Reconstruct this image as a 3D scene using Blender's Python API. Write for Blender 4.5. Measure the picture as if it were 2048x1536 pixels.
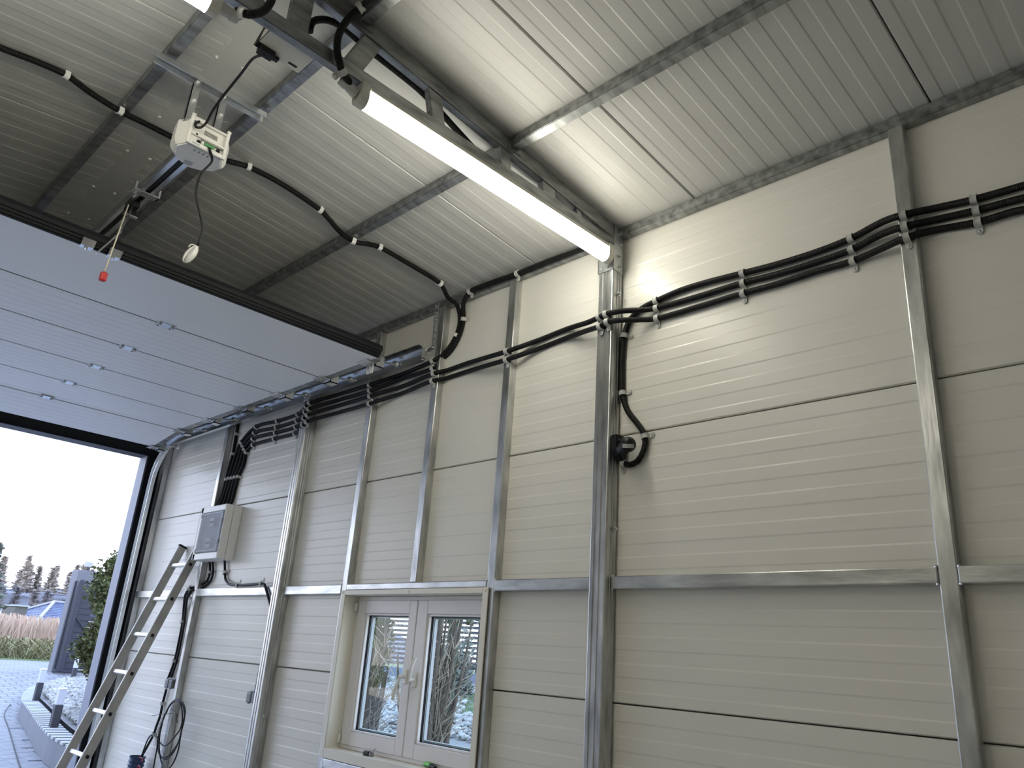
import bpy, bmesh, math, random
from mathutils import Vector, Matrix
PI = math.pi
scn = bpy.context.scene
for o in list(bpy.data.objects): bpy.data.objects.remove(o)
col = scn.collection

# ------------------------------------------------------------------ camera
F = 1547.570142912741
A = Matrix(((0.7116871773557287, 0.1918317307671238, 0.6757972689041494),
            (0.6991600251167442, -0.28706547751342093, -0.654804299694726),
            (0.06838582357602274, 0.9385062592709953, -0.3384218971091424)))
CAM = Vector((0, -2.41, 1.11))
cd = bpy.data.cameras.new('camera'); cam = bpy.data.objects.new('camera', cd); col.objects.link(cam)
cd.sensor_width = 36; cd.lens = F / 2048 * 36; cd.clip_start = 0.02; cd.clip_end = 1500
cam.matrix_world = Matrix.Translation(CAM) @ A.to_4x4()
scn.camera = cam

# ------------------------------------------------------------------ sky, exposure
scn.view_settings.view_transform = 'Standard'; scn.view_settings.look = 'None'
scn.view_settings.exposure = 0.0; scn.view_settings.gamma = 1.0
scn.view_settings.use_curve_mapping = False
LED = 31.0
SKY = 4.0
w = bpy.data.worlds.new('overcast_sky'); scn.world = w; w.use_nodes = True
nt = w.node_tree; nt.nodes.clear()
tc = nt.nodes.new('ShaderNodeTexCoord'); sx = nt.nodes.new('ShaderNodeSeparateXYZ')
cr = nt.nodes.new('ShaderNodeValToRGB'); bg = nt.nodes.new('ShaderNodeBackground'); wo = nt.nodes.new('ShaderNodeOutputWorld')
nt.links.new(tc.outputs['Generated'], sx.inputs[0]); nt.links.new(sx.outputs['Z'], cr.inputs[0])
nt.links.new(cr.outputs[0], bg.inputs[0]); nt.links.new(bg.outputs[0], wo.inputs[0])
e = cr.color_ramp.elements
e[0].position = 0.0; e[0].color = (0.82, 0.78, 0.78, 1)
e[1].position = 0.10; e[1].color = (0.72, 0.80, 1.0, 1)
k = e.new(0.45); k.color = (0.56, 0.70, 1.0, 1)
k = e.new(1.0); k.color = (0.50, 0.66, 1.0, 1)
bg.inputs[1].default_value = SKY

# ------------------------------------------------------------------ point helpers
def ray(u, v): return A @ Vector(((u - 1024) / F, -(v - 768) / F, -1.0))
def W(u, v, ax, val):
    d = ray(u, v); return CAM + d * ((val - CAM[ax]) / d[ax])
Z0, SL, RY = 2.945, 0.107, -1.606
def zroof(y): return Z0 + SL * (-y if y > RY else (y - 2 * RY))
def RF(u, v, off=0.02):
    d = ray(u, v); z0 = Z0 - off
    t = (z0 - SL * CAM.y - CAM.z) / (d.z + SL * d.y); p = CAM + d * t
    if p.y < RY:
        zr = z0 - 2 * SL * RY; t = (zr + SL * CAM.y - CAM.z) / (d.z - SL * d.y); p = CAM + d * t
    return p

# ------------------------------------------------------------------ materials
def mat(name, c, rough=0.5, metal=0.0, spec=0.5, noise=0.0, nscale=20, bump=0.0, bscale=60, emit=None, c2=None,
        stretch=None, coat=0.0, alpha=None, trans=0.0):
    m = bpy.data.materials.new(name); m.use_nodes = True; n = m.node_tree; b = n.nodes['Principled BSDF']
    b.inputs['Base Color'].default_value = (*c, 1); b.inputs['Roughness'].default_value = rough
    b.inputs['Metallic'].default_value = metal; b.inputs['Specular IOR Level'].default_value = spec
    b.inputs['Coat Weight'].default_value = coat
    if trans: b.inputs['Transmission Weight'].default_value = trans
    if alpha is not None: b.inputs['Alpha'].default_value = alpha
    if emit:
        b.inputs['Emission Color'].default_value = (*emit[0], 1); b.inputs['Emission Strength'].default_value = emit[1]
    if noise or bump:
        t = n.nodes.new('ShaderNodeTexCoord'); mp = n.nodes.new('ShaderNodeMapping')
        n.links.new(t.outputs['Object'], mp.inputs[0])
        if stretch: mp.inputs['Scale'].default_value = stretch
    if noise:
        x = n.nodes.new('ShaderNodeTexNoise'); x.inputs['Scale'].default_value = nscale; x.inputs['Detail'].default_value = 5
        n.links.new(mp.outputs[0], x.inputs[0])
        r = n.nodes.new('ShaderNodeValToRGB'); r.color_ramp.elements[0].position = 0.3; r.color_ramp.elements[1].position = 0.7
        d = c2 if c2 else tuple(v * (1 - noise) for v in c)
        r.color_ramp.elements[0].color = (*d, 1); r.color_ramp.elements[1].color = (*c, 1)
        n.links.new(x.outputs[0], r.inputs[0]); n.links.new(r.outputs[0], b.inputs['Base Color'])
    if bump:
        x = n.nodes.new('ShaderNodeTexNoise'); x.inputs['Scale'].default_value = bscale; x.inputs['Detail'].default_value = 3
        n.links.new(mp.outputs[0], x.inputs[0])
        bp = n.nodes.new('ShaderNodeBump'); bp.inputs['Strength'].default_value = bump; bp.inputs['Distance'].default_value = 0.01
        n.links.new(x.outputs[0], bp.inputs['Height']); n.links.new(bp.outputs[0], b.inputs['Normal'])
    return m
M = {}
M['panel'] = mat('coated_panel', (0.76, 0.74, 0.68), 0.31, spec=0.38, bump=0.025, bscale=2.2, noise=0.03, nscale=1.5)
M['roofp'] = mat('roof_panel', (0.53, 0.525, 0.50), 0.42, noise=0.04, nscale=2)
M['doorp'] = mat('door_panel', (0.82, 0.83, 0.85), 0.42, bump=0.05, bscale=400)
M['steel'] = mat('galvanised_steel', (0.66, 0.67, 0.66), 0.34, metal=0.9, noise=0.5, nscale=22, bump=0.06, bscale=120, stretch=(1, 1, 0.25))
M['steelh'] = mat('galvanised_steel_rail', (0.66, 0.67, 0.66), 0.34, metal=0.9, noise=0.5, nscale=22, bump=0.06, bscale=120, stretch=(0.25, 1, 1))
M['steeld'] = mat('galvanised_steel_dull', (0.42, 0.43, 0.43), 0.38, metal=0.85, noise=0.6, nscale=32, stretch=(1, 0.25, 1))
M['bright'] = mat('bright_zinc', (0.72, 0.74, 0.75), 0.28, metal=0.95, noise=0.15, nscale=40)
M['black'] = mat('black_plastic', (0.008, 0.008, 0.009), 0.45, spec=0.3)
M['rubber'] = mat('dark_seal', (0.008, 0.009, 0.012), 0.6, spec=0.25)
M['anth'] = mat('anthracite', (0.035, 0.037, 0.047), 0.5, noise=0.1, nscale=6)
M['clip'] = mat('grey_clip', (0.50, 0.50, 0.48), 0.5)
M['clipw'] = mat('pale_clip', (0.74, 0.74, 0.72), 0.5)
M['white'] = mat('white_plastic', (0.80, 0.79, 0.75), 0.35)
M['trim'] = mat('cream_trim', (0.78, 0.75, 0.66), 0.4)
M['upvc'] = mat('upvc_frame', (0.80, 0.77, 0.76), 0.35)
M['greyp'] = mat('grey_plastic', (0.42, 0.44, 0.46), 0.45)
M['dgrey'] = mat('dark_grey_plastic', (0.16, 0.17, 0.19), 0.4)
M['alu'] = mat('worn_aluminium', (0.50, 0.48, 0.44), 0.5, metal=0.5, noise=0.28, nscale=9, bump=0.05, bscale=100)
M['alub'] = mat('bright_aluminium', (0.82, 0.80, 0.78), 0.35, metal=0.6)
M['floor'] = mat('concrete', (0.58, 0.57, 0.55), 0.6, noise=0.2, nscale=3, bump=0.1)
M['red'] = mat('red_plastic', (0.62, 0.03, 0.03), 0.4)
M['cord'] = mat('cream_cord', (0.72, 0.68, 0.55), 0.7)
M['green'] = mat('green_terminal', (0.10, 0.30, 0.12), 0.4)
M['lgreen'] = mat('green_handle', (0.16, 0.55, 0.10), 0.4)
M['bluep'] = mat('dark_blue_corrugated', (0.02, 0.045, 0.12), 0.45)
M['led'] = mat('led_diffuser', (0.9, 0.9, 0.85), 0.4, emit=((1.0, 0.965, 0.83), LED))
M['ledcap'] = mat('led_cap', (0.62, 0.61, 0.55), 0.45)
M['label'] = mat('printed_label', (0.40, 0.40, 0.37), 0.5, noise=0.7, nscale=220)
M['smoke'] = mat('smoked_cover', (0.06, 0.065, 0.09), 0.15, alpha=0.38, spec=0.3)
M['paver'] = mat('paver', (0.25, 0.255, 0.275), 0.8, noise=0.25, nscale=9)
M['planter'] = mat('planter_concrete', (0.17, 0.175, 0.20), 0.75, noise=0.18, nscale=4, stretch=(1, 1, 0.3))
M['mortar'] = mat('dark_joint', (0.05, 0.05, 0.06), 0.9)
M['capst'] = mat('pale_cap_block', (0.42, 0.43, 0.45), 0.8, noise=0.12, nscale=20)
M['stone'] = mat('pale_stone', (0.44, 0.44, 0.43), 0.8, noise=0.5, nscale=5)
M['grass'] = mat('short_grass', (0.12, 0.17, 0.05), 0.9, noise=0.4, nscale=8)
M['reed'] = mat('dry_reed', (0.62, 0.46, 0.38), 0.9, noise=0.35, nscale=1.5, c2=(0.46, 0.36, 0.26))
M['reedg'] = mat('flattened_straw', (0.30, 0.28, 0.15), 0.9, noise=0.4, nscale=3)
M['thuja'] = mat('thuja_green', (0.13, 0.145, 0.05), 0.85, noise=0.5, nscale=5)
M['fir'] = mat('conifer_green', (0.22, 0.25, 0.22), 0.85, noise=0.5, nscale=5)
M['bark'] = mat('twig_bark', (0.13, 0.105, 0.08), 0.85, noise=0.4, nscale=20)
M['barkg'] = mat('green_bark', (0.10, 0.12, 0.085), 0.85, noise=0.4, nscale=12)
M['twig'] = mat('pale_twig', (0.42, 0.35, 0.27), 0.85)
M['far'] = mat('haze_tinted_wood', (0.165, 0.165, 0.19), 0.95, noise=0.2, nscale=0.08)  # distance haze painted in as a bluish-grey base colour
M['fart'] = mat('haze_tinted_tree', (0.42, 0.37, 0.32), 0.95, noise=0.2, nscale=0.5)  # ridge trees paled in the colour to stand in for haze
M['rooft'] = mat('blue_roof_tile', (0.11, 0.14, 0.25), 0.5, noise=0.3, nscale=6)
M['hwall'] = mat('house_wall', (0.13, 0.12, 0.12), 0.9)
M['glow'] = mat('opal_lamp_glass', (0.52, 0.54, 0.60), 0.3)
M['fence'] = mat('blue_grey_slat', (0.022, 0.026, 0.040), 0.5)
def glass():
    m = bpy.data.materials.new('window_glass'); m.use_nodes = True; n = m.node_tree; n.nodes.clear()
    o = n.nodes.new('ShaderNodeOutputMaterial'); t = n.nodes.new('ShaderNodeBsdfTransparent'); g = n.nodes.new('ShaderNodeBsdfGlossy')
    x = n.nodes.new('ShaderNodeMixShader'); f = n.nodes.new('ShaderNodeFresnel')
    ge = n.nodes.new('ShaderNodeNewGeometry'); mr = n.nodes.new('ShaderNodeMapRange'); mr.inputs[3].default_value = 1.3; mr.inputs[4].default_value = 1 / 1.3
    n.links.new(ge.outputs['Backfacing'], mr.inputs[0]); n.links.new(mr.outputs[0], f.inputs[0])
    t.inputs[0].default_value = (0.92, 0.97, 0.96, 1); g.inputs['Roughness'].default_value = 0.02
    n.links.new(f.outputs[0], x.inputs[0]); n.links.new(t.outputs[0], x.inputs[1]); n.links.new(g.outputs[0], x.inputs[2]); n.links.new(x.outputs[0], o.inputs[0])
    return m
M['glass'] = glass()
def conduit_mat():      # corrugated hose: rings across the length (UV.x is metres)
    m = mat('corrugated_conduit', (0.006, 0.006, 0.006), 0.5, spec=0.25); n = m.node_tree; b = n.nodes['Principled BSDF']
    t = n.nodes.new('ShaderNodeUVMap'); wv = n.nodes.new('ShaderNodeTexWave'); wv.bands_direction = 'X'; wv.wave_profile = 'SIN'
    wv.inputs['Scale'].default_value = 70; n.links.new(t.outputs[0], wv.inputs[0])
    bp = n.nodes.new('ShaderNodeBump'); bp.inputs['Strength'].default_value = 0.6; bp.inputs['Distance'].default_value = 0.002
    n.links.new(wv.outputs[1], bp.inputs['Height']); n.links.new(bp.outputs[0], b.inputs['Normal'])
    return m
M['conduit'] = conduit_mat()
def brick_ground():
    m = mat('distant_paving', (0.36, 0.36, 0.38), 0.8); n = m.node_tree; b = n.nodes['Principled BSDF']
    t = n.nodes.new('ShaderNodeTexCoord'); br = n.nodes.new('ShaderNodeTexBrick')
    br.inputs['Scale'].default_value = 1; br.inputs['Brick Width'].default_value = 0.26; br.inputs['Row Height'].default_value = 0.17
    br.inputs['Mortar Size'].default_value = 0.008
    br.inputs['Color1'].default_value = (0.27, 0.275, 0.295, 1); br.inputs['Color2'].default_value = (0.22, 0.225, 0.25, 1); br.inputs['Mortar'].default_value = (0.07, 0.07, 0.08, 1)
    mp = n.nodes.new('ShaderNodeMapping'); mp.inputs['Rotation'].default_value = (0, 0, PI / 2)
    n.links.new(t.outputs['Object'], mp.inputs[0]); n.links.new(mp.outputs[0], br.inputs[0]); n.links.new(br.outputs[0], b.inputs['Base Color'])
    return m
M['paveg'] = brick_ground()

# ------------------------------------------------------------------ object helpers
roots = []
def obj(name, bm, m, parent=None, smooth=False, keep=False):
    me = bm if isinstance(bm, bpy.types.Mesh) else bpy.data.meshes.new(name)
    if not isinstance(bm, bpy.types.Mesh):
        bmesh.ops.recalc_face_normals(bm, faces=bm.faces) if not keep else None
        bm.to_mesh(me); bm.free()
        if smooth is True:
            for p in me.polygons: p.use_smooth = True
            try: me.set_sharp_from_angle(angle=math.radians(smooth if smooth is not True else 40))
            except Exception: pass
    if isinstance(m, str): m = M[m]
    if not me.materials: me.materials.append(m)
    o = bpy.data.objects.new(name, me); col.objects.link(o)
    if parent: o.parent = parent
    return o
def tag(o, label, cat, group=None, kind=None):
    o['label'] = label; o['category'] = cat
    if group: o['group'] = group
    if kind: o['kind'] = kind
    roots.append(o); return o
def thing(name, label, cat, group=None):
    o = bpy.data.objects.new(name, None); col.objects.link(o); o.empty_display_size = 0.05
    return tag(o, label, cat, group)
def struct(name, bm, m, label=None, smooth=False):
    o = obj(name, bm, m, None, smooth); o['kind'] = 'structure'
    o['label'] = label or name.replace('_', ' '); o['category'] = name.split('_')[0]
    return o
def bx(bm, x0, x1, y0, y1, z0, z1, bev=0.0, seg=1, M4=None):
    x0, x1 = sorted((x0, x1)); y0, y1 = sorted((y0, y1)); z0, z1 = sorted((z0, z1))
    r = bmesh.ops.create_cube(bm, size=1); vs = r['verts']
    for v in vs: v.co = Vector((x0 + (v.co.x + .5) * (x1 - x0), y0 + (v.co.y + .5) * (y1 - y0), z0 + (v.co.z + .5) * (z1 - z0)))
    if bev:
        ed = list({e for v in vs for e in v.link_edges})
        r = bmesh.ops.bevel(bm, geom=ed, offset=bev, segments=seg, affect='EDGES', profile=0.5)
        vs = list({v for f in r['faces'] for v in f.verts} | {v for v in vs if v.is_valid})
    if M4 is not None: bmesh.ops.transform(bm, matrix=M4, verts=vs)
    return bm
def B(x0, x1, y0, y1, z0, z1, bev=0.0, seg=1): return bx(bmesh.new(), x0, x1, y0, y1, z0, z1, bev, seg)
def bar(bm, p, q, wd, ht, up=(0, 0, 1), bev=0.0):
    p = Vector(p); q = Vector(q); t = (q - p); L = t.length; t.normalize(); s = t.cross(Vector(up)).normalized(); n = s.cross(t)
    Mx = Matrix((t, s, n)).transposed().to_4x4(); Mx.translation = p
    return bx(bm, 0, L, -wd / 2, wd / 2, -ht / 2, ht / 2, bev, 1, Mx)
def cyl(bm, p, q, r, r2=None, n=16, caps=True):
    p = Vector(p); q = Vector(q); t = q - p; L = t.length; t.normalize()
    Mx = t.to_track_quat('Z', 'Y').to_matrix().to_4x4(); Mx.translation = (p + q) / 2
    bmesh.ops.create_cone(bm, cap_ends=caps, segments=n, radius1=r, radius2=r if r2 is None else r2, depth=L, matrix=Mx)
    return bm
def ball(bm, c, r, sc=(1, 1, 1), u=12, v=8):
    bmesh.ops.create_uvsphere(bm, u_segments=u, v_segments=v, radius=r, matrix=Matrix.Translation(Vector(c)) @ Matrix.Diagonal((*sc, 1)))
    return bm
def spline(pts, step=0.03):
    P = [Vector(p) for p in pts]; out = []
    if len(P) == 2: return P
    for i in range(len(P) - 1):
        a = P[i - 1] if i else P[0] * 2 - P[1]; b = P[i]; c = P[i + 1]; d = P[i + 2] if i + 2 < len(P) else P[-1] * 2 - P[-2]
        n = max(2, min(30, int((c - b).length / step)))
        t1 = (c - a) * .5; t2 = (d - b) * .5
        lim = (c - b).length
        if t1.length > lim: t1 = t1.normalized() * lim
        if t2.length > lim: t2 = t2.normalized() * lim
        for j in range(n):
            s = j / n; s2 = s * s; s3 = s2 * s
            out.append(b * (2 * s3 - 3 * s2 + 1) + t1 * (s3 - 2 * s2 + s) + c * (3 * s2 - 2 * s3) + t2 * (s3 - s2))
    out.append(P[-1]); return out
def tube(bm, pts, r, n=8, radii=None, caps=True):
    uv = bm.loops.layers.uv.verify(); rings = []; L = 0; nrm = None; Ls = []
    for i, p in enumerate(pts):
        t = (pts[min(i + 1, len(pts) - 1)] - pts[max(i - 1, 0)]).normalized()
        if nrm is None: nrm = t.orthogonal().normalized()
        nrm = (nrm - t * nrm.dot(t)).normalized(); b = t.cross(nrm)
        if i: L += (p - pts[i - 1]).length
        Ls.append(L); rr = radii[i] if radii else r
        rings.append([bm.verts.new(p + (nrm * math.cos(2 * PI * k / n) + b * math.sin(2 * PI * k / n)) * rr) for k in range(n)])
    for i in range(len(rings) - 1):
        for k in range(n):
            f = bm.faces.new((rings[i][k], rings[i][(k + 1) % n], rings[i + 1][(k + 1) % n], rings[i + 1][k])); f.smooth = True
            for l, (a, c) in zip(f.loops, ((Ls[i], k / n), (Ls[i], (k + 1) / n), (Ls[i + 1], (k + 1) / n), (Ls[i + 1], k / n))): l[uv].uv = (a, c)
    if caps: bm.faces.new(rings[0][::-1]); bm.faces.new(rings[-1])
    return bm
def prism(bm, poly, p0, p1, sx_, sy_):
    """polygon (a,b) swept from p0 to p1; a along sx_, b along sy_"""
    p0 = Vector(p0); p1 = Vector(p1); sx_ = Vector(sx_); sy_ = Vector(sy_)
    a = [bm.verts.new(p0 + sx_ * x + sy_ * y) for x, y in poly]; b = [bm.verts.new(p1 + sx_ * x + sy_ * y) for x, y in poly]
    n = len(poly)
    for i in range(n): bm.faces.new((a[i], a[(i + 1) % n], b[(i + 1) % n], b[i]))
    bm.faces.new(a[::-1]); bm.faces.new(b)
    return bm

def ribbed(name, m, parent, vlo, vhi, ulo, uhi, fn, pitch, phase, dep=0.0011, thick=0.05, holes=(), run=None, slope=0.0055, g=0.0022):
    """sheet-faced sandwich panel: bands across v, alternately recessed; fn(u,v,depth)->point"""
    rows = [(vlo + g, 0.006), (vlo + g + 0.0035, 0.0)]
    i = 0
    lines = []
    v = vlo + phase
    while v < vhi - 0.012:
        lines.append(v); v += pitch
    st = 0
    for v in lines:
        rows.append((v - slope / 2, dep * st)); st = 1 - st; rows.append((v + slope / 2, dep * st))
    rows += [(vhi - g - 0.0035, dep * st), (vhi - g, dep * st + 0.006)]
    # insert hole rows
    def dat(v):
        for (a, d1), (b, d2) in zip(rows, rows[1:]):
            if a <= v <= b: return d1 + (d2 - d1) * (v - a) / (b - a)
        return 0
    for h in holes:
        for v in (h[2], h[3]):
            if vlo + .01 < v < vhi - .01: rows.append((v, dat(v))); rows.sort()
    us = sorted({ulo, uhi} | {x for h in holes for x in (h[0], h[1])})
    if run: us = sorted(set(us) | {ulo + (uhi - ulo) * i / run for i in range(run + 1)})
    bm = bmesh.new(); G = [[bm.verts.new(fn(u, v, d)) for u in us] for v, d in rows]
    bk = [[bm.verts.new(fn(u, v, thick)) for u in us] for v in (rows[0][0], rows[-1][0])]
    for j in range(len(rows) - 1):
        for i in range(len(us) - 1):
            uc = (us[i] + us[i + 1]) / 2; vc = (rows[j][0] + rows[j + 1][0]) / 2
            if any(h[0] < uc < h[1] and h[2] < vc < h[3] for h in holes): continue
            bm.faces.new((G[j][i], G[j][i + 1], G[j + 1][i + 1], G[j + 1][i]))
    def inh(i, v): return any(h[0] < (us[i] + us[i + 1]) / 2 < h[1] and h[2] - .01 < v < h[3] + .01 for h in holes)
    for i in range(len(us) - 1):
        if not inh(i, vlo): bm.faces.new((G[0][i + 1], G[0][i], bk[0][i], bk[0][i + 1]))
        if not inh(i, vhi): bm.faces.new((G[-1][i], G[-1][i + 1], bk[1][i + 1], bk[1][i]))
    return obj(name, bm, m, parent)

# ------------------------------------------------------------------ room shell
XF, XB, YL = -6.6, 1.70, 2 * RY            # front wall, back wall, left wall
WX0, WX1, WZ0, WZ1 = -3.575, -2.517, 0.655, 1.387     # window opening
struct('floor', B(XF - .2, XB + .1, YL - .1, .1, -0.12, 0.0), 'floor', 'grey concrete garage floor')
hole = [(WX0, WX1, WZ0, WZ1)]
def shell(x0, x1, z0, z1, holes):
    bm = bmesh.new(); xs = sorted({x0, x1} | {h[0] for h in holes} | {h[1] for h in holes}); zs = sorted({z0, z1} | {h[2] for h in holes} | {h[3] for h in holes})
    for a, b in zip(xs, xs[1:]):
        for c, d in zip(zs, zs[1:]):
            if any(h[0] < (a + b) / 2 < h[1] and h[2] < (c + d) / 2 < h[3] for h in holes): continue
            bx(bm, a, b, 0.05, 0.10, c, d)
    return bm
wr = struct('wall_right', shell(XF - .15, XB + .1, 0, 3.0, hole), 'panel', 'long ribbed sandwich panel wall with the window')
for z in (0.0, 1.0, 2.0):
    ribbed('wall_panel', 'panel', wr, z, z + 1.0 if z < 2 else 2.96, XF, XB, lambda u, v, d: (u, d, v), 0.04738, 0.041,
           holes=[h for h in hole if h[2] < z + 1 and h[3] > z])
wl = struct('wall_left', B(XF - .15, XB + .1, YL - .10, YL - .05, 0, 3.0), 'panel', 'left garage wall of ribbed panels')
for z in (0.0, 1.0, 2.0):
    ribbed('wall_panel', 'panel', wl, z, z + 1.0 if z < 2 else 2.96, XF, XB, lambda u, v, d: (u, YL - d, v), 0.04738, 0.041)
wb = struct('wall_back', B(XB + .05, XB + .10, YL - .1, .1, 0, 3.2), 'panel', 'back garage wall of ribbed panels')
for z in (0.0, 1.0, 2.0):
    ribbed('wall_panel', 'panel', wb, z, z + 1.0 if z < 2 else 3.15, YL, 0, lambda u, v, d: (XB + d, u, v), 0.04738, 0.041)
# front wall with the door opening, y from YL+.145 to -.145, up to 2.52
OY0, OY1, OZ = YL + .145, -.145, 2.515
bm = bmesh.new()
bx(bm, XF - .15, XF, OY1, .10, 0, 2.96); bx(bm, XF - .15, XF, YL - .1, OY0, 0, 2.96); bx(bm, XF - .15, XF, OY0, OY1, OZ, 3.2)
wf = struct('wall_front', bm, 'anth', 'front wall frame around the open garage door')
bm = bmesh.new()
bx(bm, XF - .19, XF - .15, OY1 + .02, .12, 0, 3.0); bx(bm, XF - .19, XF - .15, YL - .12, OY0 - .02, 0, 3.0); bx(bm, XF - .19, XF - .15, OY0 - .02, OY1 + .02, OZ + .03, 3.2)
obj('outer_skin', bm, 'anth', wf)
bm = bmesh.new(); bx(bm, XF, XF + .012, OY1, OY1 + .10, 0, 2.62); bx(bm, XF, XF + .012, OY0 - .10, OY0, 0, 2.62); bx(bm, XF, XF + .012, OY0, OY1, OZ, 2.60)
t = struct('trim_1', bm, 'rubber', 'dark rubber seal strip around the door opening')
bm = bmesh.new(); bx(bm, XF - .15, XF, OY1 - .008, OY1, 0, OZ); bx(bm, XF - .15, XF, OY0, OY0 + .008, 0, OZ)
t = struct('trim_2', bm, mat('jamb_reveal', (0.22, 0.235, 0.30), 0.5), 'pale painted reveal of the door opening')
# ceiling: outer skin + roof panels both slopes + ridge flashing
bm = bmesh.new()
for s in (0, 1):
    y0, y1 = (RY, .1) if not s else (YL - .1, RY)
    prism(bm, [(y0, zroof(y0) + .05), (y1, zroof(y1) + .05), (y1, zroof(y1) + .09), (y0, zroof(y0) + .09)], (XF - .2, 0, 0), (XB + .1, 0, 0), (0, 1, 0), (0, 0, 1))
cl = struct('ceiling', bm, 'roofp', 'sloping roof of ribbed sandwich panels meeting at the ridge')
js = [-.568 + .8975 * k for k in range(-7, 3)]
js = [j for j in js if XF < j < XB]
edges = [XF] + js + [XB]
for a, b in zip(edges, edges[1:]):
    lo = b - .8975 if a == XF else a
    for s in (0, 1):
        if s == 0: fn = lambda u, v, d: (v, u, zroof(u) + d)
        else: fn = lambda u, v, d: (v, 2 * RY - u, zroof(u) + d)
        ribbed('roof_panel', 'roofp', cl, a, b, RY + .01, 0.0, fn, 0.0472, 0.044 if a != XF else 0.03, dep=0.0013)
bm = bmesh.new(); zf = zroof(RY)
prism(bm, [(-.052, -.0135), (.052, -.0135), (.052, -.006), (0, -.0015), (-.052, -.006)], (XF, RY - .007, zf + .008), (XB, RY - .007, zf + .008), (0, 1, 0), (0, 0, 1))
rfz = struct('trim_3', bm, 'roofp', 'flat folded flashing strip along the roof ridge')
for x in (-4.1, -3.73, -3.3, -2.95, -2.435, -1.5, -.8, -.1):
    for s in (-1, 1): obj('screw', ball(bmesh.new(), (x + .01 * s, RY - .007 + .046 * s, zf - .0065), .0075, (1, 1, .7), 8, 5), 'clipw', rfz, True)

# ------------------------------------------------------------------ steel frame
def post(x0, x1, d, z0, z1, label, m='steel'):
    p = thing('steel_post', label, 'post')
    obj('tube', B(x0, x1, -d, -0.0005, z0, z1, .004, 2), m, p, 30); return p
def cpost(xc, z1, label):
    """wide C profile with rolled grooves"""
    p = thing('steel_post', label, 'post'); h = .040; d = .072; g = .003
    poly = [(-h, 0), (-h, -d + .006), (-h + .004, -d + .001), (-h + .007, -d)]
    for c in (-.012, .014): poly += [(c - .007, -d), (c - .004, -d + g), (c + .004, -d + g), (c + .007, -d)]
    poly += [(h - .007, -d), (h - .004, -d + .001), (h, -d + .006)]
    for c in (-.046, -.030): poly += [(h, c - .006), (h - g, c - .003), (h - g, c + .003), (h, c + .006)]
    poly += [(h, -.012), (h - .006, -.010), (h - .006, 0)]
    bm = prism(bmesh.new(), poly, (xc, -.0005, 0), (xc, -.0005, z1), (1, 0, 0), (0, 1, 0))
    obj('profile', bm, 'steel', p)
    return p
pc = cpost(-1.88, 2.86, 'wide grooved steel post carrying the roof truss at the light tube')
bm = bmesh.new(); bx(bm, -1.923, -1.837, -.0755, -.072, 2.727, 2.80); bx(bm, -1.8402, -1.8365, -.0755, -.012, 2.727, 2.945); bx(bm, -1.923, -1.837, -.0755, -.071, 2.90, 2.945)
bx(bm, -1.923, -1.9195, -.0755, -.012, 2.727, 2.945)
obj('top_bracket', bm, 'bright', pc)
for y, z, r in ((-.030, 2.86, .010), (-.044, 2.80, .010), (-.036, 2.75, .008), (-.04, 2.62, .011), (-.03, 1.62, .010), (-.038, 2.91, .006)):
    b = cyl(bmesh.new(), (-1.8366, y, z), (-1.832, y, z), r, n=12); cyl(b, (-1.834, y, z), (-1.824, y, z), r * .6, n=6); obj('bolt', b, 'bright', pc)
for x in (-1.902, -1.868): obj('bolt', cyl(bmesh.new(), (x, -.0755, 2.745), (x, -.079, 2.745), .005, n=8), 'greyp', pc)
pb = cpost(-4.27, 2.86, 'wide grooved steel post left of the window')
for z in (1.72, .74): obj('bolt', ball(bmesh.new(), (-4.23, -.036, z), .009, (.7, 1, 1), 8, 5), 'bright', pb, True)
post(-6.56, -6.47, .045, 0, 2.9, 'steel corner post beside the door opening')
post(-5.44, -5.394, .042, 0, 2.9, 'thin steel post behind the distribution box and ladder')
post(-3.627, -3.580, .042, 0, 2.9, 'thin steel post along the left side of the window')
post(-3.052, -3.004, .042, 1.441, 2.9, 'short steel post standing on the rail above the window')
post(-2.511, -2.463, .042, 0, 2.9, 'thin steel post along the right side of the window')
post(-.706, -.656, .042, 0, 2.9, 'thin steel post crossed by the three clamped conduits at right')
post(.49, .54, .042, 0, 2.9, 'thin steel post past the right edge of the view')
for x0, x1, z0, z1, lab in ((-6.47, -5.44, 1.386, 1.436, 'short steel rail behind the ladder'), (-5.394, -4.31, 1.39, 1.440, 'steel rail under the distribution box'),
        (-4.228, -3.627, 1.391, 1.440, 'short steel rail left of the window'), (-3.580, -2.511, 1.4095, 1.441, 'steel rail directly above the window'),
        (-2.463, -1.921, 1.394, 1.441, 'short steel rail right of the window'), (-1.835, -.706, 1.394, 1.441, 'long steel rail right of the truss post'),
        (-.656, .49, 1.394, 1.441, 'steel rail at the right edge of the photo'), (-3.580, -2.511, .565, .609, 'steel rail under the window sill')):
    r = thing('steel_rail', lab, 'rail'); obj('tube', B(x0, x1, -.045, -.0005, z0, z1, .004, 2), 'steelh', r, 30)
    for xx in (x0, x1):
        s_ = 1 if xx == x0 else -1
        for zz in (z0, z1): obj('weld', ball(bmesh.new(), (xx + .004 * s_, -.040, zz), .0055, (1, 1, 1), 6, 4), 'bright', r, True)
def beam(name, x0, x1, y0, y1, ztop0, ztop1, h, label, cat):
    r = thing(name, label, cat); bm = bmesh.new()
    prism(bm, [(y0, ztop0), (y1, ztop1), (y1, ztop1 - h), (y0, ztop0 - h)], (x0, 0, 0), (x1, 0, 0), (0, 1, 0), (0, 0, 1))
    bmesh.ops.bevel(bm, geom=list(bm.edges), offset=.003, segments=2, affect='EDGES')
    obj('tube', bm, 'steeld', r, 30); return r
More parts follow.
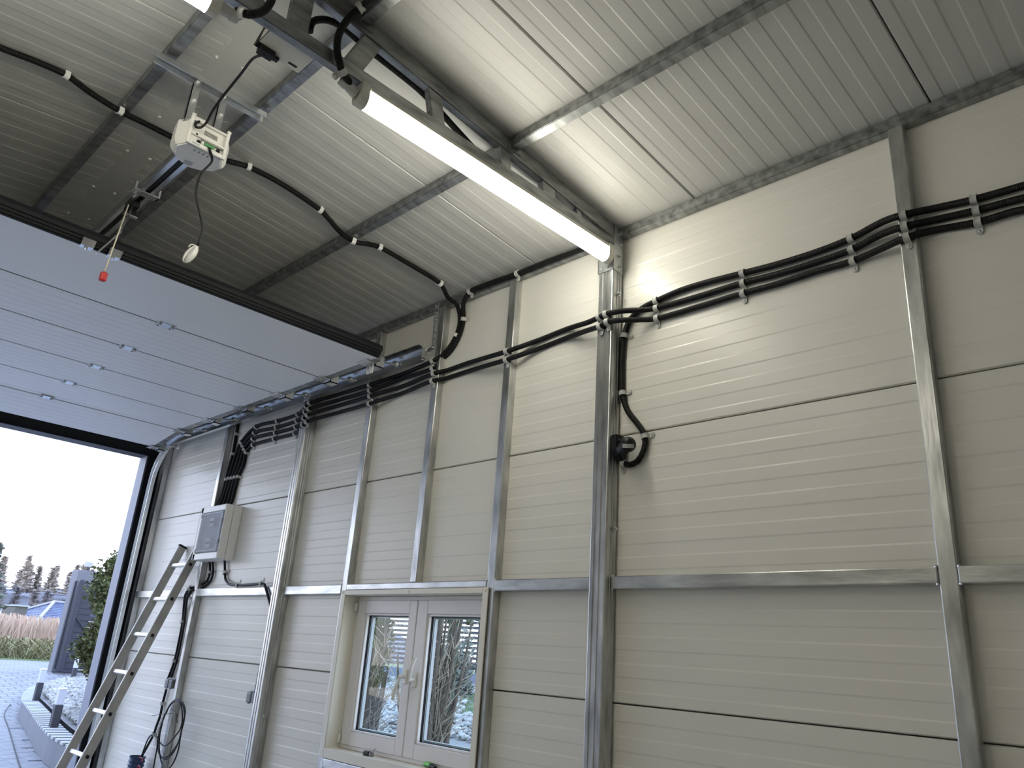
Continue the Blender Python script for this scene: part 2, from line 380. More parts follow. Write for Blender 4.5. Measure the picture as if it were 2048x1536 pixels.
for (x0, x1, lab) in ((-6.55, -1.925, 'galvanised eave beam above the window bay'), (-1.835, XB, 'galvanised eave beam right of the truss post')):
    beam('eave_beam', x0, x1, -.038, -.001, 2.943, 2.943, .045, lab, 'beam')
e = .001
for (x0, x1, c) in ((-6.5, -4.30, 'over the open door'), (-4.25, -1.875, 'between the two trusses'), (-1.835, XB, 'right of the light truss')):
    for y0, y1, nm in ((-.7276, -.6876, 'middle purlin'), (-1.443, -1.403, 'ridge purlin on the window side'), (-1.809, -1.769, 'ridge purlin on the far side'), (-2.524, -2.484, 'middle purlin of the far slope')):
        beam('purlin', x0, x1, y0, y1, zroof(y0) - e, zroof(y1) - e, .044, 'galvanised %s, length %s' % (nm, c), 'purlin')

def truss(x0, x1, label, full=True):
    r = thing('roof_truss', label, 'truss'); s = .033
    def chord(pts, nm='top_chord'):
        bm = bmesh.new(); prism(bm, pts, (x0, 0, 0), (x1, 0, 0), (0, 1, 0), (0, 0, 1))
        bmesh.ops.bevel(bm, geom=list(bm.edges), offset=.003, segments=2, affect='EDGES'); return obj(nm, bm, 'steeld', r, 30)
    t = .07; g = .012
    for a in (0, 1):
        f = (lambda y: y) if not a else (lambda y: 2 * RY - y)
        chord([(f(-.075), zroof(f(-.075)) - g), (f(RY), zroof(RY) - g), (f(RY), zroof(RY) - g - t), (f(-.075), zroof(f(-.075)) - g - t * .9)])
    chord([(-.075, 2.879), (YL + .075, 2.879), (YL + .075, 2.829), (-.075, 2.829)], 'bottom_chord')
    if full:
        webs = [(-1.634, -1.634, .065), (-1.375, -1.435, .072), (-1.105, -1.073, .060), (-.755, -.735, .055), (-.50, -.49, .075), (-.31, -.30, .03)]
        for yt, yb, wd in webs + [(2 * RY - a, 2 * RY - b, c) for a, b, c in webs[1:]]:
            zt = zroof(yt) - g - t + .01; bm = bmesh.new()
            prism(bm, [(yt - wd / 2, zt), (yt + wd / 2, zt), (yb + wd / 2, 2.872), (yb - wd / 2, 2.872)], (x0 + .003, 0, 0), (x1 - .003, 0, 0), (0, 1, 0), (0, 0, 1))
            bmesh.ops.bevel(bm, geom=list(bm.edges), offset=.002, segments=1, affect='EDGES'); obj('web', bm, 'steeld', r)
    for yp in (-.7076, -1.423, -1.789, -2.504):
        b = bmesh.new(); zz = zroof(yp) - .05
        bx(b, x1, x1 + .004, yp - .035, yp + .035, zz - .012, zz + .04); bx(b, x1, x1 + .05, yp - .024, yp - .020, zz - .004, zz + .040)
        cyl(b, (x1 + .004, yp + .028, zz + .02), (x1 + .010, yp + .028, zz + .02), .006, n=6)
        obj('purlin_cleat', b, 'steeld', r)
    return r
truss(-1.874, -1.84, 'welded steel roof truss carrying the tube lights')
truss(-4.287, -4.253, 'steel roof truss seen past the raised door edge')

# ------------------------------------------------------------------ window
wn = bmesh.new(); Yf = -.050
# cream reveal trims: front flanges and reveal boards
def frame4(bm, x0, x1, z0, z1, wx, wz0, wz1, y0, y1, bev=.0015):
    bx(bm, x0, x0 + wx, y0, y1, z0, z1, bev); bx(bm, x1 - wx, x1, y0, y1, z0, z1, bev)
    bx(bm, x0 + wx, x1 - wx, y0, y1, z1 - wz1, z1, bev); bx(bm, x0 + wx, x1 - wx, y0, y1, z0, z0 + wz0, bev)
frame4(wn, -3.604, -2.488, .612, 1.409, .034, .044, .024, Yf - .003, Yf + .003)
wi = struct('window_1', wn, 'trim', 'two-sash white window set in cream sheet trim')
b = bmesh.new(); bx(b, -3.574, -3.570, Yf, .10, .656, 1.385); bx(b, -2.522, -2.518, Yf, .10, .656, 1.385); bx(b, -3.570, -2.522, Yf, .10, 1.385, 1.389)
obj('reveal', b, 'trim', wi)
obj('window_sill', B(-3.57, -2.522, Yf, .06, .648, .656), 'trim', wi)
for x, z in ((-3.590, 1.397), (-3.035, 1.397), (-2.503, 1.397), (-3.03, .632)):
    obj('screw', ball(bmesh.new(), (x, Yf - .004, z), .0065, (1, .6, 1), 8, 5), 'trim', wi, True)
ys = .037
b = bmesh.new(); frame4(b, -3.569, -2.523, .657, 1.384, .016, .018, .020, ys - .004, .095, .002)
obj('window_frame', b, 'upvc', wi)
def sash(x0, x1, gx0, gx1, z0, z1, gz0, gz1):
    b = bmesh.new()
    bx(b, x0, gx0, ys - .01, .09, z0, z1, .004, 2); bx(b, gx1, x1, ys - .01, .09, z0, z1, .004, 2)
    bx(b, gx0, gx1, ys - .01, .09, gz1, z1, .002); bx(b, gx0, gx1, ys - .01, .09, z0, gz0, .002)
    s = obj('sash', b, 'upvc', wi, 30)
    b = bmesh.new(); q = .010
    for (a0, a1, c0, c1) in ((gx0, gx0 + q, gz0, gz1), (gx1 - q, gx1, gz0, gz1), (gx0 + q, gx1 - q, gz0, gz0 + q), (gx0 + q, gx1 - q, gz1 - q, gz1)): bx(b, a0, a1, ys - .004, ys + .02, c0, c1, .002)
    o = obj('glazing_bead', b, 'upvc', s)
    b = bmesh.new(); q2 = .0125
    frame4(b, gx0 + q, gx1 - q, gz0 + q, gz1 - q, .003, .003, .003, ys + .012, ys + .024, 0)
    obj('gasket', b, 'rubber', s)
    obj('glass_pane', B(gx0 + q, gx1 - q, ys + .022, ys + .026, gz0 + q, gz1 - q), 'glass', s)
    obj('spacer', (lambda bb: (frame4(bb, gx0 + q + .003, gx1 - q - .003, gz0 + q + .003, gz1 - q - .003, .006, .006, .006, ys + .0262, ys + .044, 0), bb)[1])(bmesh.new()), 'greyp', s)
    return s
sL = sash(-3.552, -3.058, -3.479, -3.116, .675, 1.365, .737, 1.301)
sR = sash(-3.053, -2.540, -2.977, -2.600, .675, 1.365, .737, 1.301)
obj('sash_gap_seal', B(-3.0578, -3.0532, ys - .002, .08, .677, 1.363), 'rubber', wi)
def handle(xc, zc, dx, dz, L, parent, lab):
    b = bmesh.new(); bx(b, xc - .013, xc + .013, ys - .020, ys - .01, zc - .033, zc + .033, .004, 2)
    cyl(b, (xc, ys - .01, zc), (xc, ys - .048, zc), .009, n=12)
    o = obj('handle_base', b, 'white', parent, 30)
    b = bmesh.new(); d = Vector((dx, 0, dz)).normalized(); p = Vector((xc, ys - .048, zc))
    tube(b, spline([p + Vector((0, .004, 0)), p + d * .02, p + d * L * .6 + Vector((0, -.006, 0)), p + d * L], .01), .008, 8, None)
    h = obj('handle', b, 'white', parent, True)
handle(-3.088, 1.015, -.30, -.95, .110, sL, '')
handle(-3.018, 1.005, .33, .95, .105, sR, '')
for z in (.70, 1.33): obj('hinge', cyl(bmesh.new(), (-3.560, ys - .016, z - .02), (-3.560, ys - .016, z + .02), .007, n=10), 'white', wi)

# items on the sill
t = thing('pouch', 'small black pouch lying on the window sill under the left sash', 'pouch')
p = W(690 + 1, 1512, 2, .66)
c = W(640 + 620 / 6.4, 1400 + 680 / 6.4, 2, .668)
obj('body', B(c.x - .028, c.x + .016, c.y - .013, c.y + .013, .656, .676, .005, 2), 'black', t, 30)
obj('clear_end', B(c.x + .0165, c.x + .030, c.y - .011, c.y + .011, .6565, .674, .003), mat('glossy_foil', (.35, .33, .32), .15, metal=.6), t, 30)
b = bmesh.new(); cyl(b, (c.x + .024, c.y + .004, .670), (c.x + .034, c.y + .010, .692), .0022, n=6); obj('tab', b, 'greyp', t)
t = thing('hand_tool', 'green and black handled tool at the right of the window sill', 'tool')
c = W(640 + 1400 / 6.4, 1400 + 860 / 6.4, 2, .66)
b = tube(bmesh.new(), spline([Vector((c.x - .035, c.y + .004, .667)), Vector((c.x - .012, c.y + .002, .670)), Vector((c.x + .012, c.y - .004, .668))], .006), .010, 10, None); obj('grip', b, 'lgreen', t, True)
b = tube(bmesh.new(), spline([Vector((c.x + .012, c.y - .004, .667)), Vector((c.x + .035, c.y - .012, .666)), Vector((c.x + .06, c.y - .018, .665))], .008), .0085, 10, None); obj('end_grip', b, 'black', t, True)
t = thing('cover_box', 'small white plastic cover box at the right end of the window sill', 'box')
c = W(640 + 1820 / 6.4, 1400 + 850 / 6.4, 2, .67)
obj('body', B(c.x - .045, c.x + .035, c.y - .02, c.y + .02, .656, .686, .004, 2), 'white', t, 30)
obj('lid', B(c.x - .047, c.x + .037, c.y - .022, c.y + .022, .687, .700, .005, 2), 'white', t, 30)
for dx in (-.03, .0): obj('screw', cyl(bmesh.new(), (c.x + dx, c.y - .02, .700), (c.x + dx, c.y - .02, .706), .003, n=8), 'dgrey', t)

# ------------------------------------------------------------------ LED battens
def batten(y0, y1, xc, label):
    t = thing('led_batten', label, 'light'); zt = 2.828; zb = 2.750; r = .026
    pol = [(-r, zt - .022)] + [(-r * math.cos(a), zb + .030 - .030 * math.sin(a)) for a in [i * PI / 10 for i in range(11)]] + [(r, zt - .022)]
    b = prism(bmesh.new(), pol, (xc, y0 + .03, 0), (xc, y1 - .03, 0), (1, 0, 0), (0, 0, 1)); obj('diffuser', b, 'led', t, 30)
    obj('housing', B(xc - r, xc + r, y0 + .03, y1 - .03, zt - .0215, zt - .001, .004), 'ledcap', t)
    for a, c in ((y0, y0 + .03), (y1 - .03, y1)):
        pol = [(-r - .002, zt - .001)] + [(-(r + .002) * math.cos(q), zb + .030 - .032 * math.sin(q)) for q in [i * PI / 10 for i in range(11)]] + [(r + .002, zt - .001)]
        obj('end_cap', prism(bmesh.new(), pol, (xc, a, 0), (xc, c - .0005, 0), (1, 0, 0), (0, 0, 1)), 'ledcap', t, 30)
    return t
b1 = batten(-1.398, -.090, -1.853, 'long glowing tube light under the truss, running to the wall post')
b = bmesh.new(); cyl(b, (-1.857, -1.402, 2.79), (-1.857, -1.440, 2.80), .018, .014, 12); cyl(b, (-1.857, -1.440, 2.80), (-1.857, -1.462, 2.806), .017, .016, 8); obj('cable_gland', b, 'clip', b1, 30)
b2 = batten(-3.10, -1.865, -1.857, 'glowing tube light cut off at the top edge of the photo')
b = bmesh.new(); cyl(b, (-1.857, -1.865, 2.79), (-1.857, -1.828, 2.79), .018, .016, 12); cyl(b, (-1.857, -1.828, 2.79), (-1.857, -1.806, 2.79), .019, .017, 8); obj('cable_gland', b, 'clip', b2, 30)

# ------------------------------------------------------------------ conduits with clips
def clip_mesh(r):
    bm = bmesh.new(); R0 = r + .0005; R1 = r + .0035; w2 = .0095
    out = [(-R1 - .001, -r), (-R1, -r + .003)] + [(-R1 * math.cos(a), R1 * math.sin(a)) for a in [i * PI / 8 for i in range(9)]] + [(R1, -r + .0035), (R1 + .013, -r + .0035)]
    inn = [(-R0, -r)] + [(-R0, -r + .003)] + [(-R0 * math.cos(a), R0 * math.sin(a)) for a in [i * PI / 8 for i in range(9)]] + [(R0, -r), (R1 + .013, -r)]
    rows = []
    for x in (-w2, w2): rows.append(([bm.verts.new((x, s, n)) for s, n in out], [bm.verts.new((x, s, n)) for s, n in inn]))
    (o0, i0), (o1, i1) = rows; n = len(out)
    for k in range(n - 1):
        bm.faces.new((o0[k], o0[k + 1], o1[k + 1], o1[k])); bm.faces.new((i0[k + 1], i0[k], i1[k], i1[k + 1]))
        bm.faces.new((o0[k + 1], o0[k], i0[k], i0[k + 1])); bm.faces.new((o1[k], o1[k + 1], i1[k + 1], i1[k]))
    bm.faces.new((o0[0], o1[0], i1[0], i0[0]))
    cyl(bm, (0, R1 + .012, -r), (0, R1 + .012, -r + .0036), .0105, n=14)
    for s in (-1, 1):   # raised edge ribs of the saddle
        pts = [Vector((s * w2 * .9, -R1 * math.cos(a), R1 * math.sin(a))) for a in [i * PI / 8 for i in range(9)]]
        tube(bm, pts, .0015, 5)
    bmesh.ops.recalc_face_normals(bm, faces=bm.faces)
    me = bpy.data.meshes.new('clip'); bm.to_mesh(me); bm.free(); return me
def screw_mesh(r):
    bm = bmesh.new(); ball(bm, (0, r + .0155, -r + .0036), .0042, (1, 1, .8), 8, 6); me = bpy.data.meshes.new('screw'); bm.to_mesh(me); bm.free()
    for p in me.polygons: p.use_smooth = True
    me.materials.append(M['bright']); return me
CR = .0118
cm = {}
for key, mm in (('g', 'clip'), ('w', 'clipw')):
    cm[key] = clip_mesh(CR); cm[key].materials.append(M[mm])
sm_ = screw_mesh(CR)
def put_clip(root, p, t, nrm, side=1, key='g'):
    t = Vector(t).normalized(); nrm = Vector(nrm); nrm = (nrm - t * nrm.dot(t)).normalized(); s = nrm.cross(t).normalized() * side
    c = bpy.data.objects.new('clip', cm[key]); col.objects.link(c); c.parent = root
    # right-handed frame: x=t, y=s, z=n
    if t.cross(s).dot(nrm) < 0: t = -t
    Mx = Matrix((t, s, nrm)).transposed().to_4x4(); Mx.translation = Vector(p); c.matrix_basis = Mx
    q = bpy.data.objects.new('screw', sm_); col.objects.link(q); q.parent = c
def conduit(label, pts, clips=(), r=CR, name='conduit', nrm=(0, -1, 0), cat='conduit', mat_='conduit', step=.025, group=None):
    """pts: Vectors; clips: (index, normal, side, key)"""
    t = thing(name, label, cat, group); P = [Vector(p) for p in pts]
    obj('hose' if mat_ == 'conduit' else 'sheath', tube(bmesh.new(), spline(P, step), r, 10), mat_, t, keep=True)
    for c in clips:
        i = c[0]; n = c[1] if len(c) > 1 and c[1] else nrm; s = c[2] if len(c) > 2 else 1; k_ = c[3] if len(c) > 3 else 'g'
        tt = P[min(i + 1, len(P) - 1)] - P[max(i - 1, 0)]
        put_clip(t, P[i], tt, n, s, k_)
    return t
yw, yp, yc = -.0135, -.055, -.0865
def ZA(x, y): return (1150 + x / 2.2806, 350 + y / 2.2806)
def wl_(pts):   # (px,py,depth) -> points on planes parallel to the wall
    return [W(u, v, 1, d) for u, v, d in pts]
def za(lst): return [(*ZA(x, y), d) for x, y, d in lst]
S = 1   # clip tab side: chosen below by checking screw goes down
def down(P, i, nrm, want):
    P0 = Vector(P[max(i - 1, 0)]); P1 = Vector(P[min(i + 1, len(P) - 1)]); t = (P1 - P0).normalized(); n = Vector(nrm); s = n.cross(t).normalized()
    return 1 if s.dot(Vector(want)) > 0 else -1
def run(label, pts, clips, want=(0, 0, -1), nrm=(0, -1, 0), key='g', **kw):
    cl_ = []
    for c in clips:
        i, n, wv, kk = (c, nrm, want, key) if isinstance(c, int) else (c[0], c[1] or nrm, c[2] or want, c[3] if len(c) > 3 else key)
        cl_.append((i, n, down(pts, i, n, wv), kk))
    return conduit(label, pts, cl_, **kw)
# top conduit that turns down to the black sensor
pt = wl_([(2120, 350, yw)] + za([(2048, 48, yw), (1820, 112, yw), (1640, 152, yw), (1497, 182, yp), (1400, 215, -.03), (1258, 290, yw), (1100, 352, yw), (930, 405, yw), (765, 448, yw), (600, 490, yw), (480, 527, yw), (370, 575, yw),
     (300, 612, yw), (248, 662, yw), (225, 733, yw), (215, 850, yw), (217, 996, yw), (240, 1075, yw), (290, 1140, yw), (320, 1193, yw), (313, 1255, yw), (285, 1305, yw), (250, 1322, yw), (222, 1315, yw)]))
run('top black conduit of three, bending down to the black sensor', pt, [2, 4, 6, 9, 12, (15, None, (1, 0, 0)), (17, None, (1, 0, 0)), (20, None, (1, 0, 0)), 24])
# the two conduits that cross the whole wall
def ZB(x, y): return (550 + x / 2.56, 500 + y / 2.56)
def ZC(x, y): return (600 + x / 5.12, 600 + y / 5.12)
def ZD(x, y): return (250 + x / 5.12, 780 + y / 5.12)
zb = lambda l: [(*ZB(x, y), d) for x, y, d in l]; zc = lambda l: [(*ZC(x, y), d) for x, y, d in l]; zd = lambda l: [(*ZD(x, y), d) for x, y, d in l]
boxt = [W(u, v, 1, yw) for u, v in ((443.5, 1003), (450, 1003), (457, 1003), (463.5, 1003))]
def tail(k):    # cluster at the big post, then the bend down to the box; k = 0 top .. 3 bottom
    a = [(100, 1055), (92, 1115), (85, 1175), (72, 1240)][k]
    cl = [(1890, 132), (1880, 195), (1868, 257), (1858, 325)][k]; cl2 = [(1858, 165), (1848, 226), (1838, 290), (1828, 358)][k]
    l1 = [(1772, 247), (1762, 312), (1752, 378), (1742, 443)][k]; l2 = [(1562, 318), (1552, 383), (1542, 437), (1530, 500)][k]
    l3 = [(1342, 376), (1326, 438), (1310, 498), (1313, 562)][k]; l4 = [(1190, 537), (1207, 570), (1222, 606), (1240, 638)][k]
    l5 = [(1066, 905), (1096, 902), (1127, 893), (1160, 886)][k]
    top = zd([(*cl, -.083), (*cl2, -.083), (*l1, yw), (*l2, yw), (*l3, yw), (*l4, yw), ((l4[0] + l5[0]) / 2 - 8 + k * 8, (l4[1] + l5[1]) / 2, yw), (*l5, yw)])
    P = wl_(top); b = boxt[k]; P.append(Vector((b.x, yw, b.z))); P.append(Vector((b.x - .01, yw - .02, 1.975)))
    return P
c2 = wl_([(2120, 385, yw)] + za([(2048, 105, yw), (1832, 162, yw), (1640, 205, yw), (1503, 235, yp), (1400, 270, -.03), (1262, 340, yw), (1100, 398, yw), (930, 450, yw), (767, 492, yw), (560, 555, yw), (372, 608, yw), (300, 616, -.04), (215, 620, -.084), (142, 634, yc), (113, 648, yc), (60, 672, -.06)])
     + zb([(1500, 403, yw), (1350, 462, yw), (1187, 519, yp), (1000, 575, yw)]) + zc([(1500, 722, yw), (1372, 752, yp), (1050, 882, yw), (720, 985, yp), (400, 1080, yw)]))
c2 += tail(2)
n2 = 26
run('third black conduit from the top, crossing the whole wall to the box', c2, [2, 4, 6, 9, 11, 14, 15, 19, 22, 24, 26, 27, 28, 29, 30, (31, None, (1, 0, 0)), (33, None, (1, 0, 0))])
c3 = wl_([(2120, 425, yw)] + za([(2048, 158, yw), (1840, 215, yw), (1640, 252, yw), (1512, 285, yp), (1400, 335, -.03), (1268, 392, yw), (1100, 440, yw), (930, 495, yw), (767, 540, yw), (560, 602, yw), (374, 655, yw), (300, 660, -.04), (215, 662, -.084), (148, 670, yc), (116, 690, yc), (60, 708, -.06)])
     + zb([(1500, 448, yw), (1350, 505, yw), (1185, 562, yp), (1000, 617, yw)]) + zc([(1500, 800, yw), (1358, 828, yp), (1050, 952, yw), (712, 1062, yp), (400, 1150, yw)]))
c3 += tail(3)
run('lowest black conduit of the bundle, crossing the whole wall to the box', c3, [2, 4, 6, 9, 11, 14, 15, 19, 22, 24, 26, 27, 28, 29, 30, (31, None, (1, 0, 0)), (33, None, (1, 0, 0))])
# conduit over the ceiling, down into the bundle (top row)
P = [RF(-60, 62)] + [RF(u, v, .0135) for u, v in ((0, 95), (70, 122), (132, 150), (180, 185))] + [RF(240, 222, .060)] + [RF(u, v, .0135) for u, v in ((290, 247), (345, 275), (400, 305))] + [RF(460, 323, .06)] + \
    [RF(u, v, .0135) for u, v in ((497, 334), (560, 366), (640, 420), (678, 462))] + [RF(707, 483, .060)] + [RF(u, v, .0135) for u, v in ((735, 488), (760, 495), (830, 535), (880, 567))] + [Vector((-2.945, -.075, 2.915))]
P += wl_([(914, 610, -.055), (920, 640, yw), (913, 670, yw), (893, 702, yw), (866, 722, yp)] + zc([(1050, 757, yw), (715, 868, yp), (400, 965, yw)])) + tail(0)
dn = (0, 0, -1)
run('black conduit running over the ceiling behind the opener', P, [(3, dn, (-1, 0, 0), 'w'), (5, dn, (-1, 0, 0), 'w'), (10, dn, (-1, 0, 0), 'w'), (12, dn, (-1, 0, 0), 'w'), (14, dn, (-1, 0, 0), 'w'), (16, dn, (-1, 0, 0), 'w'), (18, dn, (-1, 0, 0), 'w'),
    (22, None, (-1, 0, 0), 'w'), 24, 26, 28, 29, 30, 31, 32, (33, None, (1, 0, 0)), (35, None, (1, 0, 0))])
# conduit out of the truss along the eave
xe = -1.905
def wx(x, y): return (560 + x / 6.827, y / 6.827)
P = [W(*wx(405, 430), 0, xe), W(*wx(440, 300), 0, xe), W(*wx(580, 265), 0, xe), W(*wx(730, 300), 0, xe), W(*wx(900, 400), 0, xe), W(*wx(1080, 560), 0, xe), W(*wx(1320, 760), 0, xe), W(*wx(1640, 1010), 0, xe), W(*wx(1960, 1280), 0, xe),
     Vector((xe, -.75, 2.898)), Vector((xe, -.35, 2.893)), Vector((xe - .02, -.13, 2.89)), Vector((xe - .10, -.055, 2.905))]
P += wl_([(1100, 521, -.052), (1035, 547, -.052), (980, 566, -.052), (940, 583, -.052), (927, 607, -.045), (927, 638, yw), (920, 668, yw), (903, 700, yw), (880, 722, yw), (866, 737, yp)] + zc([(1050, 805, yw), (718, 928, yp), (400, 1022, yw)])) + tail(1)
run('black conduit from the truss along the eave beam and down', P, [14, 16, (18, None, (1, 0, 0)), 22, 24, 26, 27, 28, 29, 30, (31, None, (1, 0, 0)), (33, None, (1, 0, 0))])
# fifth, leftmost down conduit to the box
P = wl_(zd([(1165, 300, yw), (1156, 350, yw), (1140, 455, yw), (1105, 657, yw), (1065, 800, yw), (1038, 916, yw), (985, 1100, yw)])); P.append(Vector((P[-1].x + .0, yw - .02, 1.975)))
run('single black conduit coming down left of the bundle into the box', P, [(2, None, (1, 0, 0)), (3, None, (1, 0, 0)), (5, None, (1, 0, 0))])
# light feed loops
xs_ = -1.82
P = [Vector((-1.10, -1.462, 3.05)), Vector((-1.66, -1.462, 3.05)), W(*wx(1175, 45), 0, -1.775), W(*wx(1105, 110), 0, -1.80), W(*wx(970, 215), 0, xs_), W(*wx(850, 370), 0, xs_), W(*wx(790, 520), 0, xs_), W(*wx(780, 700), 0, xs_), W(*wx(815, 860), 0, xs_), W(*wx(848, 985), 0, xs_),
     W(*wx(905, 1060), 0, -1.835), W(*wx(955, 1150), 0, -1.85), Vector((-1.857, -1.462, 2.806))]
run('black conduit looping over the truss into the long tube light', P, [(3, (0, 0, -1), (0, 1, 0)), (9, (1, 0, 0), (0, -1, 0))])
def k5(x, y): return (300 + x / 5.69, y / 5.69)
P = [W(*k5(1400, -60), 0, -1.80), W(*k5(1375, 20), 0, -1.80), W(*k5(1310, 110), 0, -1.81), W(*k5(1220, 155), 0, -1.815), W(*k5(1120, 165), 0, -1.82), W(*k5(1060, 150), 0, -1.83), W(*k5(1000, 125), 0, -1.85), Vector((-1.857, -1.806, 2.79))]
run('short black conduit feeding the tube light at the top edge', P, [(5, (1, 0, 0), (0, 0, 1))], key='w')
# below the box: paired cables to the socket, and the cable to the right
def fz(x, y): return (x / 3.151, 1050 + y / 3.151)
cab = .0085
def fl(l): return [W(*fz(x, y), 1, d) for x, y, d in l]
top = W(*fz(1320, 235), 1, yw)
P = fl([(1320, 190, -.02), (1322, 300, yw), (1305, 350, yw), (1240, 388, yw), (1195, 402, -.05), (1168, 440, -.05), (1158, 520, yw), (1150, 610, yw), (1128, 730, yw), (1100, 855, yw), (1068, 945, yw), (1052, 985, yw)])
run('black cable from under the box down to the switch by the ladder', P, [(1, None, (1, 0, 0)), (4, None, (0, 0, 1)), (7, None, (1, 0, 0)), (9, None, (1, 0, 0))], name='cable', cat='cable', r=cab, mat_='black')
P = fl([(1335, 190, -.02), (1342, 290, yw), (1330, 345, yw), (1265, 400, yw), (1208, 412, -.05), (1182, 450, -.05), (1170, 530, yw), (1160, 620, yw), (1140, 735, yw), (1112, 860, yw), (1083, 950, yw), (1066, 985, yw)])
run('second black cable running tight beside the first to the switch', P, [(3, None, (0, 0, 1))], name='cable', cat='cable', r=cab, mat_='black')
P = fl([(1048, 1035, yw), (1038, 1075, yw), (1025, 1125, yw), (1010, 1200, yw), (985, 1270, yw), (968, 1320, yw), (925, 1400, -.04), (888, 1465, -.07)])
run('black cable from the double switch into the blue corrugated pipe', P, [(2, None, (-1, 0, 0)), (5, None, (-1, 0, 0))], name='cable', cat='cable', r=cab, mat_='black')
P = fl([(1415, 195, -.02), (1418, 300, yw), (1420, 340, yw), (1445, 372, -.04), (1500, 380, -.052), (1580, 376, -.055), (1650, 370, -.055), (1668, 378, -.055), (1690, 450, -.055), (1708, 520, -.04), (1706, 600, yw), (1680, 720, yw), (1640, 900, yw), (1612, 1050, yw)])
run('black cable bent from the box over the rail to the switch at the wide post', P, [(1, None, (1, 0, 0)), (4, None, (0, 0, 1)), (6, None, (0, 0, 1))], name='cable', cat='cable', r=cab, mat_='black')

# ------------------------------------------------------------------ distribution box
t = thing('distribution_box', 'white electrical distribution box with smoked door on the wall', 'electrical box')
x0, x1, z0, z1 = -5.408, -5.020, 1.622, 1.984
obj('back_box', B(x0, x1, -.060, -.0005, z0, z1, .004, 2), 'white', t, 30)
b = bmesh.new(); frame4(b, x0, x1, z0, z1, .012, .045, .042, -.118, -.062, .004)
bx(b, x0, x0 + .045, -.118, -.062, z0, z1, .004)
obj('front_cover', b, 'white', t, 30)
obj('inner_plate', B(x0 + .02, x1 - .02, -.092, -.064, z0 + .04, z1 - .04), mat('inner_grey', (.30, .32, .38), .5), t)
for zc in (1.875, 1.735):
    b = bmesh.new(); bx(b, x0 + .06, x1 - .10, -.098, -.0925, zc - .022, zc + .022); obj('module_slot', b, 'dgrey', t)
    for i in range(4):
        xx = x1 - .17 + i * .0 - .018 * i
        br = obj('breaker', B(xx - .0085, xx + .0085, -.108, -.0985, zc - .030, zc + .030, .001), 'white' if i else 'greyp', t)
        obj('toggle', B(xx - .005, xx + .005, -.114, -.1085, zc - .008, zc + .006, .001), 'black', br)
    obj('latch', B(x1 - .052, x1 - .016, -.1175, -.100, zc - .012, zc + .014, .002), 'black', t)
b = bmesh.new(); bx(b, x0 + .046, x1 - .013, -.1245, -.1185, z0 + .046, z1 - .043, .0015); dr = obj('door', b, 'smoke', t)
b = bmesh.new(); frame4(b, x0 + .056, x1 - .028, z0 + .056, z1 - .053, .003, .003, .003, -.1275, -.125, 0); obj('door_rim', b, 'glass', dr)
for x, z in ((x0 + .012, z1 - .03), (x0 + .012, z0 + .03)): obj('screw', cyl(bmesh.new(), (x, -.118, z), (x, -.1205, z), .006, n=10), 'clipw', t)
for z in (z0 + .06, z1 - .06): obj('hinge', B(x0 + .036, x0 + .0455, -.127, -.119, z - .012, z + .012, .001), 'white', t)

# ------------------------------------------------------------------ double switches
def switch(cx, cz, label):
    t = thing('double_switch', label, 'switch')
    obj('back_box', B(cx - .060, cx + .060, -.030, -.0005, cz - .030, cz + .034, .004, 2), 'greyp', t, 30)
    for k in (-1, 1):
        c = obj('flap', B(cx + k * .030 - .026, cx + k * .030 + .026, -.055, -.031, cz - .030, cz + .026, .007, 2), 'dgrey', t, 30)
        obj('clip_tab', B(cx + k * .030 - .010, cx + k * .030 + .010, -.058, -.040, cz - .036, cz - .0305, .002), 'clipw', c)
        obj('rim', B(cx + k * .030 - .027, cx + k * .030 + .027, -.038, -.031, cz + .0265, cz + .033, .002), 'greyp', c)
switch(-5.520, .825, 'grey double flap switch on the wall beside the ladder')
switch(-4.375, .825, 'grey double flap switch tucked against the wide post')

# ------------------------------------------------------------------ motion sensor at the truss post
t = thing('motion_sensor', 'black motion sensor with round head on the truss post', 'sensor')
b = bmesh.new(); prism(b, [(-.072, 1.985), (.0, 1.985), (-.002, 1.945), (-.014, 1.875), (-.050, 1.900), (-.072, 1.925)], (-1.8345, 0, 0), (-1.800, 0, 0), (0, 1, 0), (0, 0, 1))
bmesh.ops.bevel(b, geom=list(b.edges), offset=.004, segments=2, affect='EDGES'); obj('mount', b, 'black', t, 30)
b = bmesh.new(); bar(b, (-1.805, -.050, 1.965), (-1.745, -.085, 1.950), .028, .014, bev=.004); obj('arm', b, 'black', t, 30)
b = ball(bmesh.new(), (-1.728, -.095, 1.925), .030, (1, 1, 1), 24, 16); cyl(b, (-1.728, -.095, 1.925), (-1.780, -.060, 1.92), .022, .026, 16); hd = obj('head', b, 'black', t, True)
b = bmesh.new(); c = Vector((-1.728, -.095, 1.925)); d = (CAM - c).normalized(); sd = d.cross(Vector((0, 0, 1))).normalized()
g_ = []
for i in range(9):
    a = (i - 4) * .19
    for zz in (-.012, .004): g_.append(b.verts.new(c + (d * math.cos(a) + sd * math.sin(a)) * .0315 + Vector((0, 0, zz - .002))))
for i in range(8): b.faces.new((g_[2 * i], g_[2 * i + 2], g_[2 * i + 3], g_[2 * i + 1]))
obj('lens', b, mat('sensor_lens', (.30, .31, .32), .35), hd)

